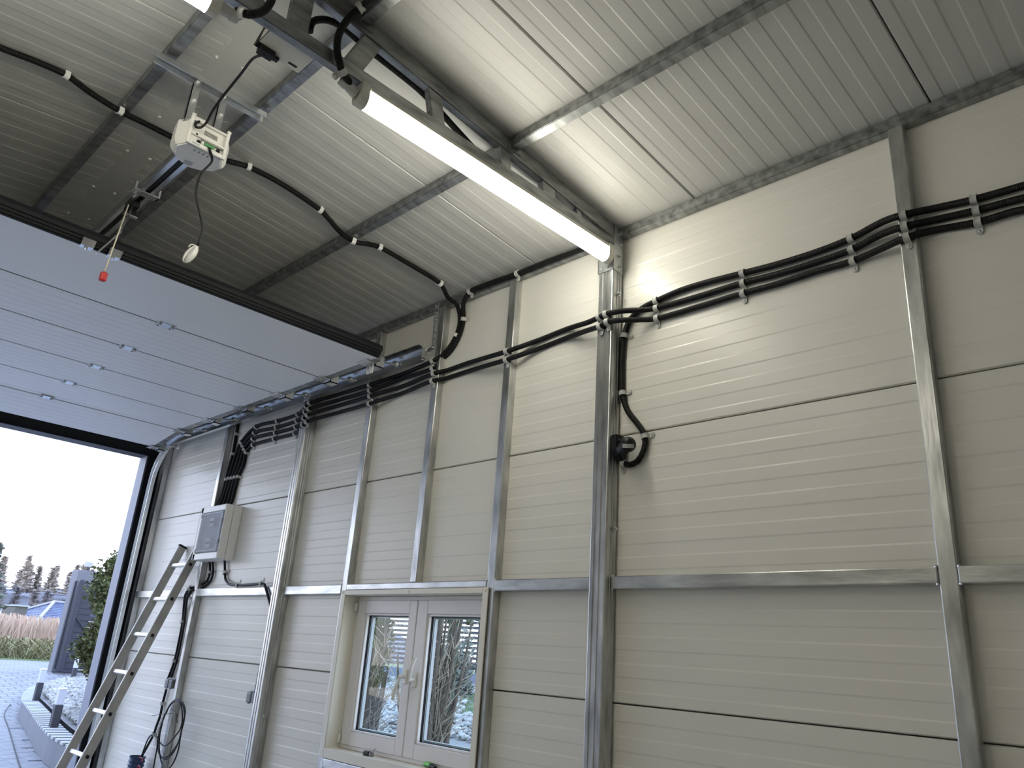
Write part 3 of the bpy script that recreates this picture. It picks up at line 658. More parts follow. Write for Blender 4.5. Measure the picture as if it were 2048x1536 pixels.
# ------------------------------------------------------------------ garage door (raised), tracks
dr = struct('door_1', B(-3.235, -3.166, YL + .31, -.31, 2.597, 2.618, .003), 'rubber', 'raised sectional garage door with grey ribbed panels')
b = bmesh.new()
prism(b, [(-3.193, 2.552), (-3.186, 2.552), (-3.182, 2.560), (-3.177, 2.558), (-3.174, 2.570), (-3.168, 2.568), (-3.166, 2.582), (-3.160, 2.580), (-3.158, 2.597), (-3.162, 2.612), (-3.193, 2.612)], (0, YL + .30, 0), (0, -.30, 0), (1, 0, 0), (0, 0, 1))
obj('top_seal', b, 'rubber', dr)
jx = [-3.190, -3.735, -4.232, -4.717, -5.194, -5.655, -6.115]
zd0 = 2.555
def zdoor(x): return zd0 if x > -5.60 else zd0 - (-5.60 - x) * .13
for i in range(6):
    a, bb = jx[i + 1], jx[i]
    fn = lambda u, v, d: (v, u, zdoor(v) + d)
    ribbed('door_panel', 'doorp', dr, a, bb, YL + .30, -.30, fn, .0345, .05, dep=.0009, thick=.04, slope=.004, g=.0045) if i else \
        ribbed('door_panel', 'doorp', dr, a, bb, YL + .30, -.30, fn, .11, .16, dep=.0005, thick=.04, slope=.004, g=.0045)
# dark gaps between sections are real slots closed by a rubber strip above
for x in jx[1:-1]: obj('gap_seal', B(x - .0044, x + .0044, YL + .30, -.30, zdoor(x) + .002, zdoor(x) + .038), 'rubber', dr)
for x in jx[1:-1]:
    for yc_ in (-1.19, 2 * RY + 1.19):
        z = zdoor(x); b = bmesh.new()
        bx(b, x - .030, x + .034, yc_ - .042, yc_ + .042, z - .0035, z - .0005); 
        for s in (-1, 1): cyl(b, (x + .004, yc_ - .042 + (.004 if s < 0 else .064), z - .006), (x + .004, yc_ - .022 + (.0 if s < 0 else .064), z - .006), .006, n=8)
        h = obj('hinge', b, 'bright', dr)
        for dx in (-.020, .024):
            for dy in (-.030, .030): obj('screw', cyl(bmesh.new(), (x + dx, yc_ + dy, z - .0035), (x + dx, yc_ + dy, z - .008), .0055, n=6), 'steeld', h)
# right edge: end caps, roller carriers
for i in range(6):
    a, bb = jx[i + 1] + .025, jx[i] - .03
    b = bmesh.new(); za_, zb_ = zdoor(a), zdoor(bb)
    prism(b, [(a, za_ - .002), (bb, zb_ - .002), (bb, zb_ + .04), (a, za_ + .04)], (0, -.2995, 0), (0, -.262, 0), (1, 0, 0), (0, 0, 1))
    obj('end_cap', b, 'steeld', dr)
for i, x in enumerate([-3.30] + jx[1:]):
    z = zdoor(x); b = bmesh.new()
    bx(b, x - .045, x + .045, -.325, -.258, z - .006, z - .001); bx(b, x - .036, x + .036, -.262, -.208, z - .018, z - .013); bx(b, x - .036, x + .036, -.262, -.257, z - .018, z + .045); bx(b, x + .031, x + .036, -.262, -.208, z - .018, z + .045); bx(b, x - .036, x - .031, -.262, -.208, z - .018, z + .045)
    h = obj('roller_bracket', b, 'bright', dr)
    for dx in (-.03, 0, .03):
        for dy in (-.300, -.275): obj('screw', cyl(bmesh.new(), (x + dx, dy, z - .006), (x + dx, dy, z - .012), .006, n=6), 'bright', h)
    b = bmesh.new(); cyl(b, (x, -.30, z + .012), (x, -.118, z + .045), .005, n=8); cyl(b, (x, -.122, z + .045), (x, -.102, z + .047), .020, n=14); obj('roller', b, 'bright', h, 30)
    if i == 0:
        for dx in (-.020, .008):
            b = bmesh.new(); frame4(b, x + dx - .010, x + dx + .016, z - .055, z + .035, .006, .008, .008, -.270, -.263, 0); obj('slotted_plate', b, 'clipw', h)
# centre latch bracket
for y in (-1.735, -1.632):
    b = bmesh.new(); prism(b, [(-3.200, 2.546), (-3.168, 2.546), (-3.150, 2.572), (-3.154, 2.575), (-3.170, 2.550), (-3.200, 2.550)], (0, y - .024, 0), (0, y + .024, 0), (1, 0, 0), (0, 0, 1))
    h = obj('arm_bracket', b, 'bright', dr)
for y in (-1.735, -1.632): obj('bolt', cyl(bmesh.new(), (-3.185, y, 2.545), (-3.185, y, 2.537), .007, n=8), 'bright', h)

def track(name, ysign, label):
    y = -.092 if ysign > 0 else YL + .092
    t = thing(name, label, 'track'); c = 1 if ysign > 0 else -1
    prof = [(-.034, 0), (.034, 0), (.034, -.028 * c), (.028, -.028 * c), (.028, -.006 * c), (-.028, -.006 * c), (-.028, -.028 * c), (-.034, -.028 * c)]
    # path in XZ: horizontal then bend then vertical
    zt = 2.607; R_ = .33; path = [(-3.06, zt), (-6.18, zt - .002)]
    cx, cz = -6.18, zt - R_
    for k_ in range(1, 10): a = PI / 2 * k_ / 9; path.append((cx - R_ * math.sin(a), cz + R_ * math.cos(a)))
    path.append((cx - R_, 0.02))
    bm = bmesh.new(); rows = []
    for i, (px_, pz_) in enumerate(path):
        a = path[max(i - 1, 0)]; b_ = path[min(i + 1, len(path) - 1)]; tx, tz = b_[0] - a[0], b_[1] - a[1]; L = math.hypot(tx, tz); tx, tz = tx / L, tz / L
        nx, nz = -tz, tx
        rows.append([bm.verts.new((px_ + nx * u, y + v, pz_ + nz * u)) for u, v in prof])
    n = len(prof)
    for i in range(len(rows) - 1):
        for k_ in range(n): bm.faces.new((rows[i][k_], rows[i][(k_ + 1) % n], rows[i + 1][(k_ + 1) % n], rows[i + 1][k_]))
    bm.faces.new(rows[0]); bm.faces.new(rows[-1][::-1])
    obj('rail', bm, 'bright', t, 30)
    bm = bmesh.new(); bx(bm, -5.95, -3.10, y - .002 * c, y + .002 * c, zt + .0345, zt + .060); bx(bm, -5.95, -3.10, y - .026 * c, y + .002 * c, zt + .060, zt + .063)
    obj('stiffener', bm, 'steeld', t)
    yw0 = -.012 if ysign > 0 else YL + .012
    bm = bmesh.new(); bx(bm, -3.063, -3.058, y - .03 * c, y + .004 * c, zt - .022, zt + .030); obj('end_stop', bm, 'bright', t)
    # hanger: perforated angle from the eave beam
    bm = bmesh.new(); p = Vector((-3.070, y + .046 * c, 2.93)); q = Vector((-2.985, y - .012 * c, 2.628))
    d = (q - p).normalized()
    for s in (-1, 1): bar(bm, p + Vector((.013 * s, 0, 0)), q + Vector((.013 * s, 0, 0)), .004, .008, (1, 0, 0))
    for k_ in range(7): bar(bm, p + d * (.02 + k_ * .048) + Vector((-.013, 0, 0)), p + d * (.02 + k_ * .048) + Vector((.013, 0, 0)), .004, .012, (0, 1, 0))
    bar(bm, q, Vector((-3.062, y + .004 * c, 2.632)), .026, .004)
    obj('hanger', bm, 'bright', t)
    for k_ in range(4):
        obj('bolt', cyl(bmesh.new(), p + d * (.04 + k_ * .07) + Vector((0, -.004 * c, 0)), p + d * (.04 + k_ * .07) + Vector((0, -.012 * c, 0)), .005, n=6), 'bright', t)
    # vertical angle fixing the track to the front frame
    bm = bmesh.new(); bx(bm, XF + .013, XF + .050, y + .016 * c, y + .020 * c, 0, 2.30); obj('wall_angle', bm, 'steeld', t)
    return t
track('door_track', 1, 'galvanised door track under the conduits, bending down at the opening')
track('door_track', -1, 'galvanised door track on the opposite wall, outside the frame')

# ------------------------------------------------------------------ opener
t = thing('garage_door_opener', 'white garage door opener head hung from the ridge purlins with its rail', 'opener')
zc0, zc1 = 2.755, 2.862; xr = -2.500
foot = [(xr, -1.535), (xr, -1.672), (-2.545, -1.700), (-2.610, -1.690), (-2.650, -1.655), (-2.672, -1.605), (-2.660, -1.560), (-2.625, -1.520), (-2.560, -1.500)]
bot = [(xr, -1.540), (xr, -1.668), (-2.545, -1.688), (-2.595, -1.674), (-2.625, -1.640), (-2.640, -1.600), (-2.625, -1.562), (-2.595, -1.530), (-2.555, -1.515)]
bm = bmesh.new(); lv = []
for z, pl in ((zc1, foot), (zc0 + .03, foot), (zc0 + .010, [((a[0] + b_[0]) / 2, (a[1] + b_[1]) / 2) for a, b_ in zip(foot, bot)]), (zc0, bot)): lv.append([bm.verts.new((x, y, z)) for x, y in pl])
n = len(foot)
for a, b_ in zip(lv, lv[1:]):
    for i in range(n): bm.faces.new((a[i], a[(i + 1) % n], b_[(i + 1) % n], b_[i]))
bm.faces.new(lv[0]); bm.faces.new(lv[-1][::-1])
bmesh.ops.recalc_face_normals(bm, faces=bm.faces)
bmesh.ops.bevel(bm, geom=[e_ for e_ in bm.edges if abs(e_.verts[0].co.z - e_.verts[1].co.z) < .002], offset=.004, segments=2, affect='EDGES')
obj('housing', bm, 'white', t, 35)
# rear frame with open compartment
b = bmesh.new(); X0, X1 = xr + .0005, xr + .012
bx(b, X0, X1, -1.676, -1.664, zc0, zc1 + .004, .002); bx(b, X0, X1, -1.543, -1.531, zc0, zc1 + .004, .002)
bx(b, X0, X1, -1.664, -1.543, zc0, zc0 + .016, .002); bx(b, X0, X1, -1.664, -1.543, zc0 + .040, zc0 + .048, .001); bx(b, X0, X1, -1.664, -1.543, zc1 - .010, zc1 - .002, .001)
for y in (-1.676, -1.543): bx(b, X0, X1, y, y + .014, zc1 + .004, zc1 + .016, .002)
bx(b, X0, X0 + .004, -1.664, -1.625, zc1 - .010, zc1 + .012, .001)
obj('rear_frame', b, 'white', t, 30)
obj('rating_label', B(X0, X0 + .002, -1.618, -1.570, zc0 + .064, zc0 + .082), 'label', t)
obj('legend_strip', B(X0, X0 + .009, -1.625, -1.548, zc0 + .034, zc0 + .040), 'label', t)
tb = obj('terminal_block', B(X0, X0 + .010, -1.612, -1.575, zc0 + .018, zc0 + .032, .001), 'green', t)
obj('fuse', B(X0, X0 + .008, -1.622, -1.614, zc0 + .018, zc0 + .032), 'white', tb)
for y in (-1.632, -1.560): obj('socket', B(X0, X0 + .006, y - .006, y + .006, zc0 + .019, zc0 + .030), 'black', t)
obj('key_slot', B(X1, X1 + .0006, -1.650, -1.642, zc0 + .042, zc0 + .048), 'black', t)
obj('grey_slot', B(X1, X1 + .0006, -1.655, -1.628, zc0 + .004, zc0 + .010), 'greyp', t)
for i in range(5): obj('vent', B(-2.512 - .014, -2.512, -1.632 + i * .016, -1.6295 + i * .016, zc0 - .0008, zc0 + .0005), 'black', t)
obj('lamp_window', B(-2.628, -2.60, -1.628, -1.598, zc0 - .0008, zc0 + .0005), 'greyp', t)
b = bmesh.new()
for s in (-1, 1):
    bx(b, -6.35, -2.60, -1.612 + s * .020 - .009, -1.612 + s * .020 + .009, 2.800, 2.804); bx(b, -6.35, -2.60, -1.612 + s * .029 - .0015, -1.612 + s * .029 + .0015, 2.800, 2.835)
bx(b, -6.35, -2.60, -1.642, -1.582, 2.833, 2.836); obj('rail', b, 'bright', t)
obj('drive_belt', B(-6.3, -2.62, -1.619, -1.605, 2.8065, 2.812), 'black', t)
obj('header_bracket', B(-6.595, -6.35, -1.64, -1.584, 2.78, 2.84, .003), 'steeld', t)
b = bmesh.new(); bx(b, -2.515, -2.485, -1.835, -1.418, 3.028, 3.032); bx(b, -2.517, -2.513, -1.835, -1.418, 3.005, 3.032); bx(b, -2.487, -2.483, -1.835, -1.418, 3.012, 3.032)
cb = obj('crossbar', b, 'bright', t)
for y in (-1.822, -1.430): obj('bolt', cyl(bmesh.new(), (-2.49, y, 3.027), (-2.49, y, 3.020), .007, n=8), 'clipw', cb)
for y in (-1.680, -1.578):
    b = bmesh.new(); bx(b, -2.512, -2.508, y - .014, y + .014, 2.85, 3.028); bx(b, -2.53, -2.508, y - .014, y - .011, 2.85, 3.005)
    h = obj('strap', b, 'bright', t)
    for z in (3.018, 2.93): obj('bolt', cyl(bmesh.new(), (-2.508, y, z), (-2.495, y, z), .006, n=8), 'clipw', h)
    obj('bolt', cyl(bmesh.new(), (-2.530, y, 2.92), (-2.500, y + .03, 2.918), .0025, n=6), 'bright', h)
# trolley, clamp, arm
b = bmesh.new(); bx(b, -3.235, -3.13, -1.626, -1.598, 2.775, 2.805, .003); bx(b, -3.215, -3.180, -1.634, -1.590, 2.755, 2.800, .004); obj('trolley', b, 'black', t)
b = bmesh.new(); bx(b, -3.06, -3.02, -1.660, -1.562, 2.793, 2.799, .001); bx(b, -3.06, -3.02, -1.662, -1.655, 2.793, 2.83); bx(b, -3.06, -3.02, -1.569, -1.562, 2.793, 2.83); obj('rail_clamp', b, 'bright', t); obj('belt_clip', B(-3.19, -3.17, -1.64, -1.585, 2.748, 2.753), 'bright', t)
b = bmesh.new(); bar(b, (-3.19, -1.610, 2.790), W(238, 468, 0, -3.14), .014, .006, (0, 1, 0)); bar(b, W(242, 464, 0, -3.14), W(193, 507, 0, -3.125), .014, .006, (0, 1, 0)); obj('arm', b, 'bright', t)
hp = W(208, 548, 0, -2.97); tp = W(257, 410, 0, -3.09)
pc_ = obj('pull_cord', tube(bmesh.new(), [tp, hp + Vector((0, 0, .01))], .0030, 6), 'cord', t, keep=True)
b = bmesh.new(); bx(b, hp.x - .012, hp.x + .012, hp.y - .012, hp.y + .012, hp.z - .030, hp.z + .006, .006, 2); obj('pull_handle', b, 'red', pc_, 30)

# power lead and plug box on the truss
t = thing('plug_box', 'pale sheet box with a slot under the truss near the ridge', 'box')
b = bmesh.new(); bx(b, -1.985, -1.880, -1.700, -1.545, 2.850, 2.852); bx(b, -1.985, -1.880, -1.700, -1.698, 2.850, 2.878); bx(b, -1.987, -1.985, -1.700, -1.545, 2.850, 2.87); bx(b, -1.885, -1.876, -1.700, -1.545, 2.850, 2.880)
obj('tray', b, 'ledcap', t)
obj('slot', B(-1.972, -1.962, -1.592, -1.562, 2.8492, 2.8499, .0), 'black', t)
b = bmesh.new(); bx(b, -1.99, -1.955, -1.690, -1.640, 2.828, 2.8495, .003); bx(b, -1.985, -1.965, -1.640, -1.622, 2.834, 2.846, .002); bar(b, (-1.975, -1.695, 2.84), (-1.93, -1.69, 2.895), .02, .014); obj('outlet', b, 'black', t)
P = [Vector((-1.972, -1.668, 2.830)), W(505, 118, 0, -2.10), W(480, 150, 0, -2.22), W(448, 190, 0, -2.33), W(425, 222, 0, -2.42), W(413, 245, 0, -2.47), W(402, 255, 0, -2.478), W(392, 254, 0, -2.478), W(391, 247, 0, -2.485), W(399, 243, 0, -2.488)]
conduit('black power lead from the plug box to the opener', P, (), r=.0045, name='power_lead', cat='cable', mat_='black', step=.015)
# receiver hanging on its lead
s0 = Vector((xr + .012, -1.594, zc0 + .016))
P = [s0, W(424, 322, 0, -2.47), W(402, 348, 0, -2.47), W(392, 385, 0, -2.47), W(399, 425, 0, -2.47), W(405, 455, 0, -2.47), W(400, 478, 0, -2.47), W(395, 492, 0, -2.47)]
rc = conduit('white oval receiver hanging on a black lead from the opener', P, (), r=.0038, name='hanging_receiver', cat='receiver', mat_='black', step=.012)
a = W(394, 494, 0, -2.47); b_ = W(368, 524, 0, -2.47); ax = (b_ - a).normalized()
Mx = ax.to_track_quat('Z', 'Y').to_matrix().to_4x4(); Mx.translation = (a + b_) / 2
bm = bmesh.new(); bmesh.ops.create_uvsphere(bm, u_segments=20, v_segments=12, radius=1, matrix=Mx @ Matrix.Diagonal((.010, .017, (b_ - a).length / 2 * 1.05, 1)))
obj('case', bm, 'white', rc, True)
side = ax.cross(Vector((1, 0, 0))).normalized()
bm = tube(bmesh.new(), spline([a + Vector((0, 0, .004)), a + side * -.004 + ax * -.004, a - side * -.018 + ax * .006, a - side * -.020 + ax * .022], .005), .0022, 6); obj('strap_loop', bm, 'white', rc)
b = bmesh.new(); d2 = (CAM - (a + b_) / 2).normalized()
tube(b, [a + ax * .006 + d2 * .012 + side * .006, (a + b_) / 2 + d2 * .017 + side * .007, b_ - ax * .006 + d2 * .011 + side * .004], .0022, 6); obj('seam', b, 'greyp', rc)
for i, dy in enumerate((-.008, .0, .010)):
    o = obj('wire', tube(bmesh.new(), spline([Vector((xr + .012, -1.600 + i * .014, zc0 + .020)), s0 + Vector((.004, dy * .5, -.012)), P[1]], .006), .0010, 5), 'white' if i == 2 else 'black', rc, keep=True)

# ------------------------------------------------------------------ ladder
t = thing('ladder', 'worn aluminium ladder leaning on the wall by the door', 'ladder')
def lad(z): return -.604 + .322 * z + .012     # y of the rail centre at height z
for xx, ztop in ((-5.512, 1.745), (-5.812, 1.745)):
    p = Vector((xx, lad(0.0) , 0.012)); q = Vector((xx, lad(ztop), ztop))
    up = (0, -1, .32)
    o = obj('side_rail', bar(bmesh.new(), p, q, .024, .058, up, .004), 'alu', t)
    d = (q - p).normalized()
    obj('end_cap', bar(bmesh.new(), q - d * .004, q + d * .012, .028, .062, up, .004), 'black', o)
    obj('foot', bar(bmesh.new(), p - d * .010, p + d * .03, .028, .062, up, .003), 'black', o)
k_ = 0
for z in [1.604 - .2425 * i for i in range(7)]:
    y = lad(z) - .0
    b = bmesh.new(); bar(b, (-5.800, y, z), (-5.524, y, z), .027, .027, (0, -1, .32), .004); r_ = obj('rung', b, 'alub', t)
    b = bmesh.new(); bar(b, (-5.5005, y, z), (-5.4995, y, z), .021, .021, (0, -1, .32), 0); obj('rung_end', b, 'black', r_)

# ------------------------------------------------------------------ cable coil, blue pipe
def cz(x, y): return (120 + x / 6.51, 1300 + y / 6.51)
t = thing('cable_coil', 'coil of thin black cable hanging on the wall below the box', 'cable')
loops = [[(1390, 790), (1440, 700), (1520, 640), (1590, 680), (1625, 800), (1610, 950), (1580, 1050), (1540, 1200), (1440, 1350), (1350, 1410), (1290, 1350), (1270, 1200), (1310, 1000), (1390, 790)],
         [(1400, 770), (1470, 680), (1540, 655), (1600, 730), (1620, 860), (1590, 1020), (1560, 1150), (1490, 1310), (1390, 1420), (1310, 1380), (1285, 1260), (1300, 1080), (1350, 880), (1400, 770)],
         [(1380, 830), (1430, 720), (1500, 660), (1560, 690), (1590, 800), (1590, 940), (1560, 1040), (1500, 1120), (1420, 1215), (1350, 1245), (1300, 1200), (1268, 1150), (1240, 1110), (1195, 1105), (1150, 1150), (1100, 1270), (1060, 1390)],
         [(1330, 960), (1300, 1100), (1290, 1260), (1310, 1420), (1350, 1520), (1420, 1540), (1490, 1440), (1540, 1300), (1570, 1120), (1600, 960), (1630, 800), (1600, 690), (1540, 640)],
         [(1270, 1160), (1262, 1280), (1240, 1400), (1215, 1540), (1200, 1640)]]
for i, l in enumerate(loops):
    P = [W(*cz(x, y), 1, -.055 - .007 * i + .004 * math.sin(j)) for j, (x, y) in enumerate(l)]
    obj('loop', tube(bmesh.new(), spline(P, .02), .0045, 7), 'black', t, keep=True)
for l in ([(1195, 855), (1300, 840), (1400, 830), (1500, 830), (1520, 880), (1528, 950)], [(1440, 760), (1490, 790), (1530, 860)]):
    P = [W(*cz(x, y), 1, -.10) for x, y in l]; obj('cable_tie', tube(bmesh.new(), spline(P, .02), .0018, 5), 'black', t, keep=True)
t = thing('corrugated_pipe', 'dark blue corrugated pipe end rising by the wall at the bottom edge', 'pipe')
p1 = W(*cz(1015, 1385), 1, -.075); p0 = Vector((p1.x - .02, -.085, 0.0)); L = (p1 - p0).length; nn = int(L / .006)
pts = [p0 + (p1 - p0) * (i / nn) for i in range(nn + 1)]
obj('pipe_wall', tube(bmesh.new(), pts, .05, 20, [(.052 if (i // 2) % 2 else .046) for i in range(nn + 1)], caps=False), 'bluep', t, keep=True)
obj('inner', cyl(bmesh.new(), p0, p1 - Vector((0, 0, .012)), .044, n=20), 'rubber', t)
for k_, l in enumerate([[(1030, 1400), (1050, 1395), (1080, 1430), (1060, 1450)], [(1000, 1560), (1020, 1500), (1045, 1540), (1040, 1600)]]):
    P = [W(*cz(x, y), 1, -.135) for x, y in l]; obj('red_wire', tube(bmesh.new(), spline(P, .01), .0025, 6), 'red', t, keep=True)

# ------------------------------------------------------------------ outdoors
rng = random.Random(7)
def gz(x, y):   # ground height outside the front
    return 0.0 if x > -14.0 else min(.33, (-14.0 - x) * .103)
bm = bmesh.new(); xs = [-6.75, -14.0, -17.2, -23.5]
for a, b_ in zip(xs, xs[1:]):
    f = bm.faces.new([bm.verts.new((a, -9, gz(a, 0) - .004)), bm.verts.new((a, 7.5, gz(a, 0) - .004)), bm.verts.new((b_, 7.5, gz(b_, 0) - .004)), bm.verts.new((b_, -9, gz(b_, 0) - .004))])
drv = struct('floor_2', bm, 'paveg', 'grey block paving of the driveway')
pm = bpy.data.meshes.new('paving_block'); b = B(-.123, .123, -.079, .079, -.03, .004, .004); b.to_mesh(pm); b.free(); pm.materials.append(M['paver'])
for i in range(22):
    for j in range(13):
        x = -7.6 - i * .252; y = -1.35 + j * .164 + .0
        if y > -.08 + (-7.4 - x) * .20 : continue
        o = bpy.data.objects.new('paving_block', pm); col.objects.link(o); o.parent = drv
        o.location = (x + (.126 if j % 2 else 0), y, rng.uniform(-.001, .0015))
struct('floor_3', (lambda b: (bx(b, -60, -23.4, -30, 40, .0, .335), b)[1])(bmesh.new()), 'grass', 'green verge and field beyond the driveway')

# planter: curved wall, cap blocks, stones
edge = [Vector(p) for p in ((-6.85, -.02, 0), (-7.34, .047, 0), (-7.73, .081, 0), (-8.28, .146, 0), (-9.22, .32, 0), (-10.4, .564, 0), (-11.43, .769, 0), (-12.15, .91, 0), (-12.70, 1.06, 0), (-13.79, 1.38, 0), (-14.7, 1.69, 0), (-15.4, 2.0, 0), (-15.9, 2.3, 0), (-16.6, 2.75, 0))]
es = spline(edge, .12)
tpl = thing('planter_wall', 'low curved concrete planter wall along the driveway', 'planter')
bm = bmesh.new(); a_ = []; 
for p in es: a_.append([bm.verts.new((p.x, p.y, 0)), bm.verts.new((p.x, p.y, .205)), bm.verts.new((p.x, p.y + .15, .205)), bm.verts.new((p.x, p.y + .15, 0))])
for p, q in zip(a_, a_[1:]):
    for i in range(3): bm.faces.new((p[i], q[i], q[i + 1], p[i + 1]))
obj('wall_face', bm, 'planter', tpl)
bm = bmesh.new(); a_ = []
for p in es: a_.append([bm.verts.new((p.x, p.y + .012, .205)), bm.verts.new((p.x, p.y + .012, .226)), bm.verts.new((p.x, p.y + .18, .226)), bm.verts.new((p.x, p.y + .18, .205))])
for p, q in zip(a_, a_[1:]):
    for i in range(3): bm.faces.new((p[i], q[i], q[i + 1], p[i + 1]))
obj('bedding', bm, 'mortar', tpl)
cmz = bpy.data.meshes.new('cap_block'); b = B(-.055, .055, -.0, .19, .0, .0245, .002); b.to_mesh(cmz); b.free(); cmz.materials.append(M['capst'])
acc = 0; last = es[0]
for p, q in zip(es, es[1:]):
    acc += (q - p).length
    while acc > .205:
        acc -= .205; d = (q - p).normalized()
        o = bpy.data.objects.new('cap_block', cmz); col.objects.link(o); o.parent = tpl
        o.location = (q.x - d.x * acc, q.y - d.y * acc - .012, .206); o.rotation_euler = (0, 0, math.atan2(d.y, d.x) + PI * 1 + rng.uniform(-.03, .03))
        o.rotation_euler = (0, 0, math.atan2(-d.y, -d.x))
def near_edge(x):
    for p, q in zip(es, es[1:]):
        if q.x <= x <= p.x: return p.y + (q.y - p.y) * (p.x - x) / max(1e-6, p.x - q.x)
    return 3.0
def bedz(x, y): return .255 + max(0, min(.42, (y - 3.0) * .12))
# bed ground
bm = bmesh.new(); gv = {}
nx_, ny_ = 44, 26
for i in range(nx_ + 1):
    for j in range(ny_ + 1):
        x = -17.5 + i * (17.5 - .5) / nx_; ylo = near_edge(x) + .2 if x < -6.85 else .12
        y = ylo + (9.5 - ylo) * (j / ny_) ** 1.3; gv[i, j] = bm.verts.new((x, y, bedz(x, y)))
for i in range(nx_):
    for j in range(ny_): bm.faces.new((gv[i, j], gv[i + 1, j], gv[i + 1, j + 1], gv[i, j + 1]))
tag(obj('stone_bed', bm, mat('bed_soil', (.20, .20, .20), .9)), 'stone-covered bed behind the planter wall and window', 'ground', kind='stuff')
def scatter(n, fn, size, name, label, mtl, cat):
    bm = bmesh.new(); base = bmesh.ops.create_icosphere(bmesh.new(), subdivisions=1, radius=1)
    tmp = bmesh.new(); bmesh.ops.create_icosphere(tmp, subdivisions=1, radius=1)
    vv = [v.co.copy() for v in tmp.verts]; ff = [[v.index for v in f.verts] for f in tmp.faces]; tmp.free()
    verts, faces = [], []
    for _ in range(n):
        p = fn()
        if p is None: continue
        s = size * rng.uniform(.5, 1.25); sc = (s * rng.uniform(.7, 1.3), s * rng.uniform(.7, 1.3), s * rng.uniform(.45, .8)); a = rng.uniform(0, 6.28); ca, sa = math.cos(a), math.sin(a)
        tx = rng.uniform(-.6, .6); k = len(verts)
        for c in vv:
            j = 1 + rng.uniform(-.18, .18); x, y, z = c.x * sc[0] * j, c.y * sc[1] * j, c.z * sc[2] * j; z += tx * x
            verts.append((p[0] + x * ca - y * sa, p[1] + x * sa + y * ca, p[2] + z))
        faces += [[k + i for i in f] for f in ff]
    me = bpy.data.meshes.new(name); me.from_pydata(verts, [], faces); me.update(); bm.free()
    return tag(obj(name, me, mtl), label, cat, kind='stuff')
def sp():
    x = rng.uniform(-16.8, -6.9) if rng.random() < .6 else -7.0 - abs(rng.gauss(0, 3.0)); x = max(x, -17)
    lo = near_edge(x) + .26; y = lo + abs(rng.gauss(0, .8)); return (x, y, bedz(x, y) + .03 + rng.uniform(0, .03))
scatter(9500, sp, .036, 'white_gravel', 'pale broken stones filling the planter bed by the door', 'stone', 'stones')
def sp2():
    x = rng.uniform(-13.5, -4.6); y = rng.uniform(1.2, 7.6)
    if y < near_edge(x) + .5 or (x > -9.2 and y > 4.6 and x + y * .9 > -3.6): return None
    if -x / (y + 2.41) < .92 or -x / (y + 2.41) > 1.65: return None
    return (x, y, bedz(x, y) + .02 + rng.uniform(0, .03))
scatter(9000, sp2, .045, 'white_gravel', 'pale broken stones seen through the window', 'stone', 'stones')
bm = bmesh.new()
for _ in range(3200):
    y = rng.uniform(4.4, 6.6); x = -(y + 2.41) * rng.uniform(.93, 1.16); z = bedz(x, y); a = rng.uniform(0, 6.28); h = rng.uniform(.03, .07)
    bm.faces.new([bm.verts.new((x + .008 * math.cos(a), y + .008 * math.sin(a), z)), bm.verts.new((x - .008 * math.cos(a), y - .008 * math.sin(a), z)), bm.verts.new((x + rng.uniform(-.03, .03), y + rng.uniform(-.03, .03), z + h))])
for i in range(8):
    pass
g = tag(obj('grass_patch', bm, mat('mint_grass', (.20, .30, .15), .9, noise=.3, nscale=4)), 'green grass patch low in the right window pane', 'grass', kind='stuff')

def bollard(u0, v0, h, label, z0=.26):
    p = W(u0, v0, 2, z0 + .02); t = thing('bollard_lamp', label, 'lamp')
    hw = .036; x, y = p.x, p.y; z1 = z0 + h
    obj('post', B(x - hw, x + hw, y - hw, y + hw, z0 - .05, z0 + h * .52, .004), 'anth', t)
    obj('lamp_glass', B(x - hw * .95, x + hw * .95, y - hw * .95, y + hw * .95, z0 + h * .52 + .001, z1 - .016, .003), 'glow', t)
    obj('cap', B(x - hw, x + hw, y - hw, y + hw, z1 - .015, z1, .003), 'alub', t)
def z13(x, y): return (x / 6.508, 1300 + y / 6.508)
bollard(*z13(480, 605), .36, 'square bollard lamp at the outer bend of the planter')
bollard(*z13(712, 925), .32, 'nearest square bollard lamp standing in the stones')
bollard(*z13(945, 385), .42, 'farthest square bollard lamp in front of the sliding gate')

# gate pillar and gate leaf
t = thing('gate_pillar', 'grey square gate pillar with a small lamp on top', 'pillar')
obj('shaft', B(-17.95, -17.55, 2.80, 3.22, .30, 2.285, .01), 'planter', t)
obj('lamp_base', cyl(bmesh.new(), (-17.69, 3.01, 2.285), (-17.69, 3.01, 2.36), .035, n=12), 'anth', t)
obj('lamp_body', B(-17.74, -17.64, 2.93, 3.07, 2.361, 2.47, .01), 'capst', t)
t = thing('sliding_gate', 'dark slatted sliding gate leaf parked by the pillar', 'gate')
b = bmesh.new(); bx(b, -17.23, -17.13, 2.745, 2.845, .36, 2.075, .01); obj('end_post', b, 'fence', t)
obj('slot_post', B(-17.34, -17.26, 2.70, 2.745, .34, 2.05, .006), 'fence', t)
for i in range(14):
    z = .42 + i * .112; o = obj('slat', B(-17.20, -17.17, 2.846, 4.6, z, z + .098, .003), 'fence', t)
obj('top_rail', B(-17.22, -17.15, 2.846, 4.6, 2.0, 2.04, .003), 'fence', t)
obj('bottom_rail', B(-17.23, -17.14, 2.70, 4.6, .36, .405, .003), 'fence', t)
b = bmesh.new(); bar(b, (-17.14, 2.86, 1.35), (-17.14, 3.6, .55), .02, .03, (1, 0, 0)); obj('brace', b, 'fence', t)
t = thing('driveway_hose', 'thin dark cord lying in a curve on the paving', 'cord')
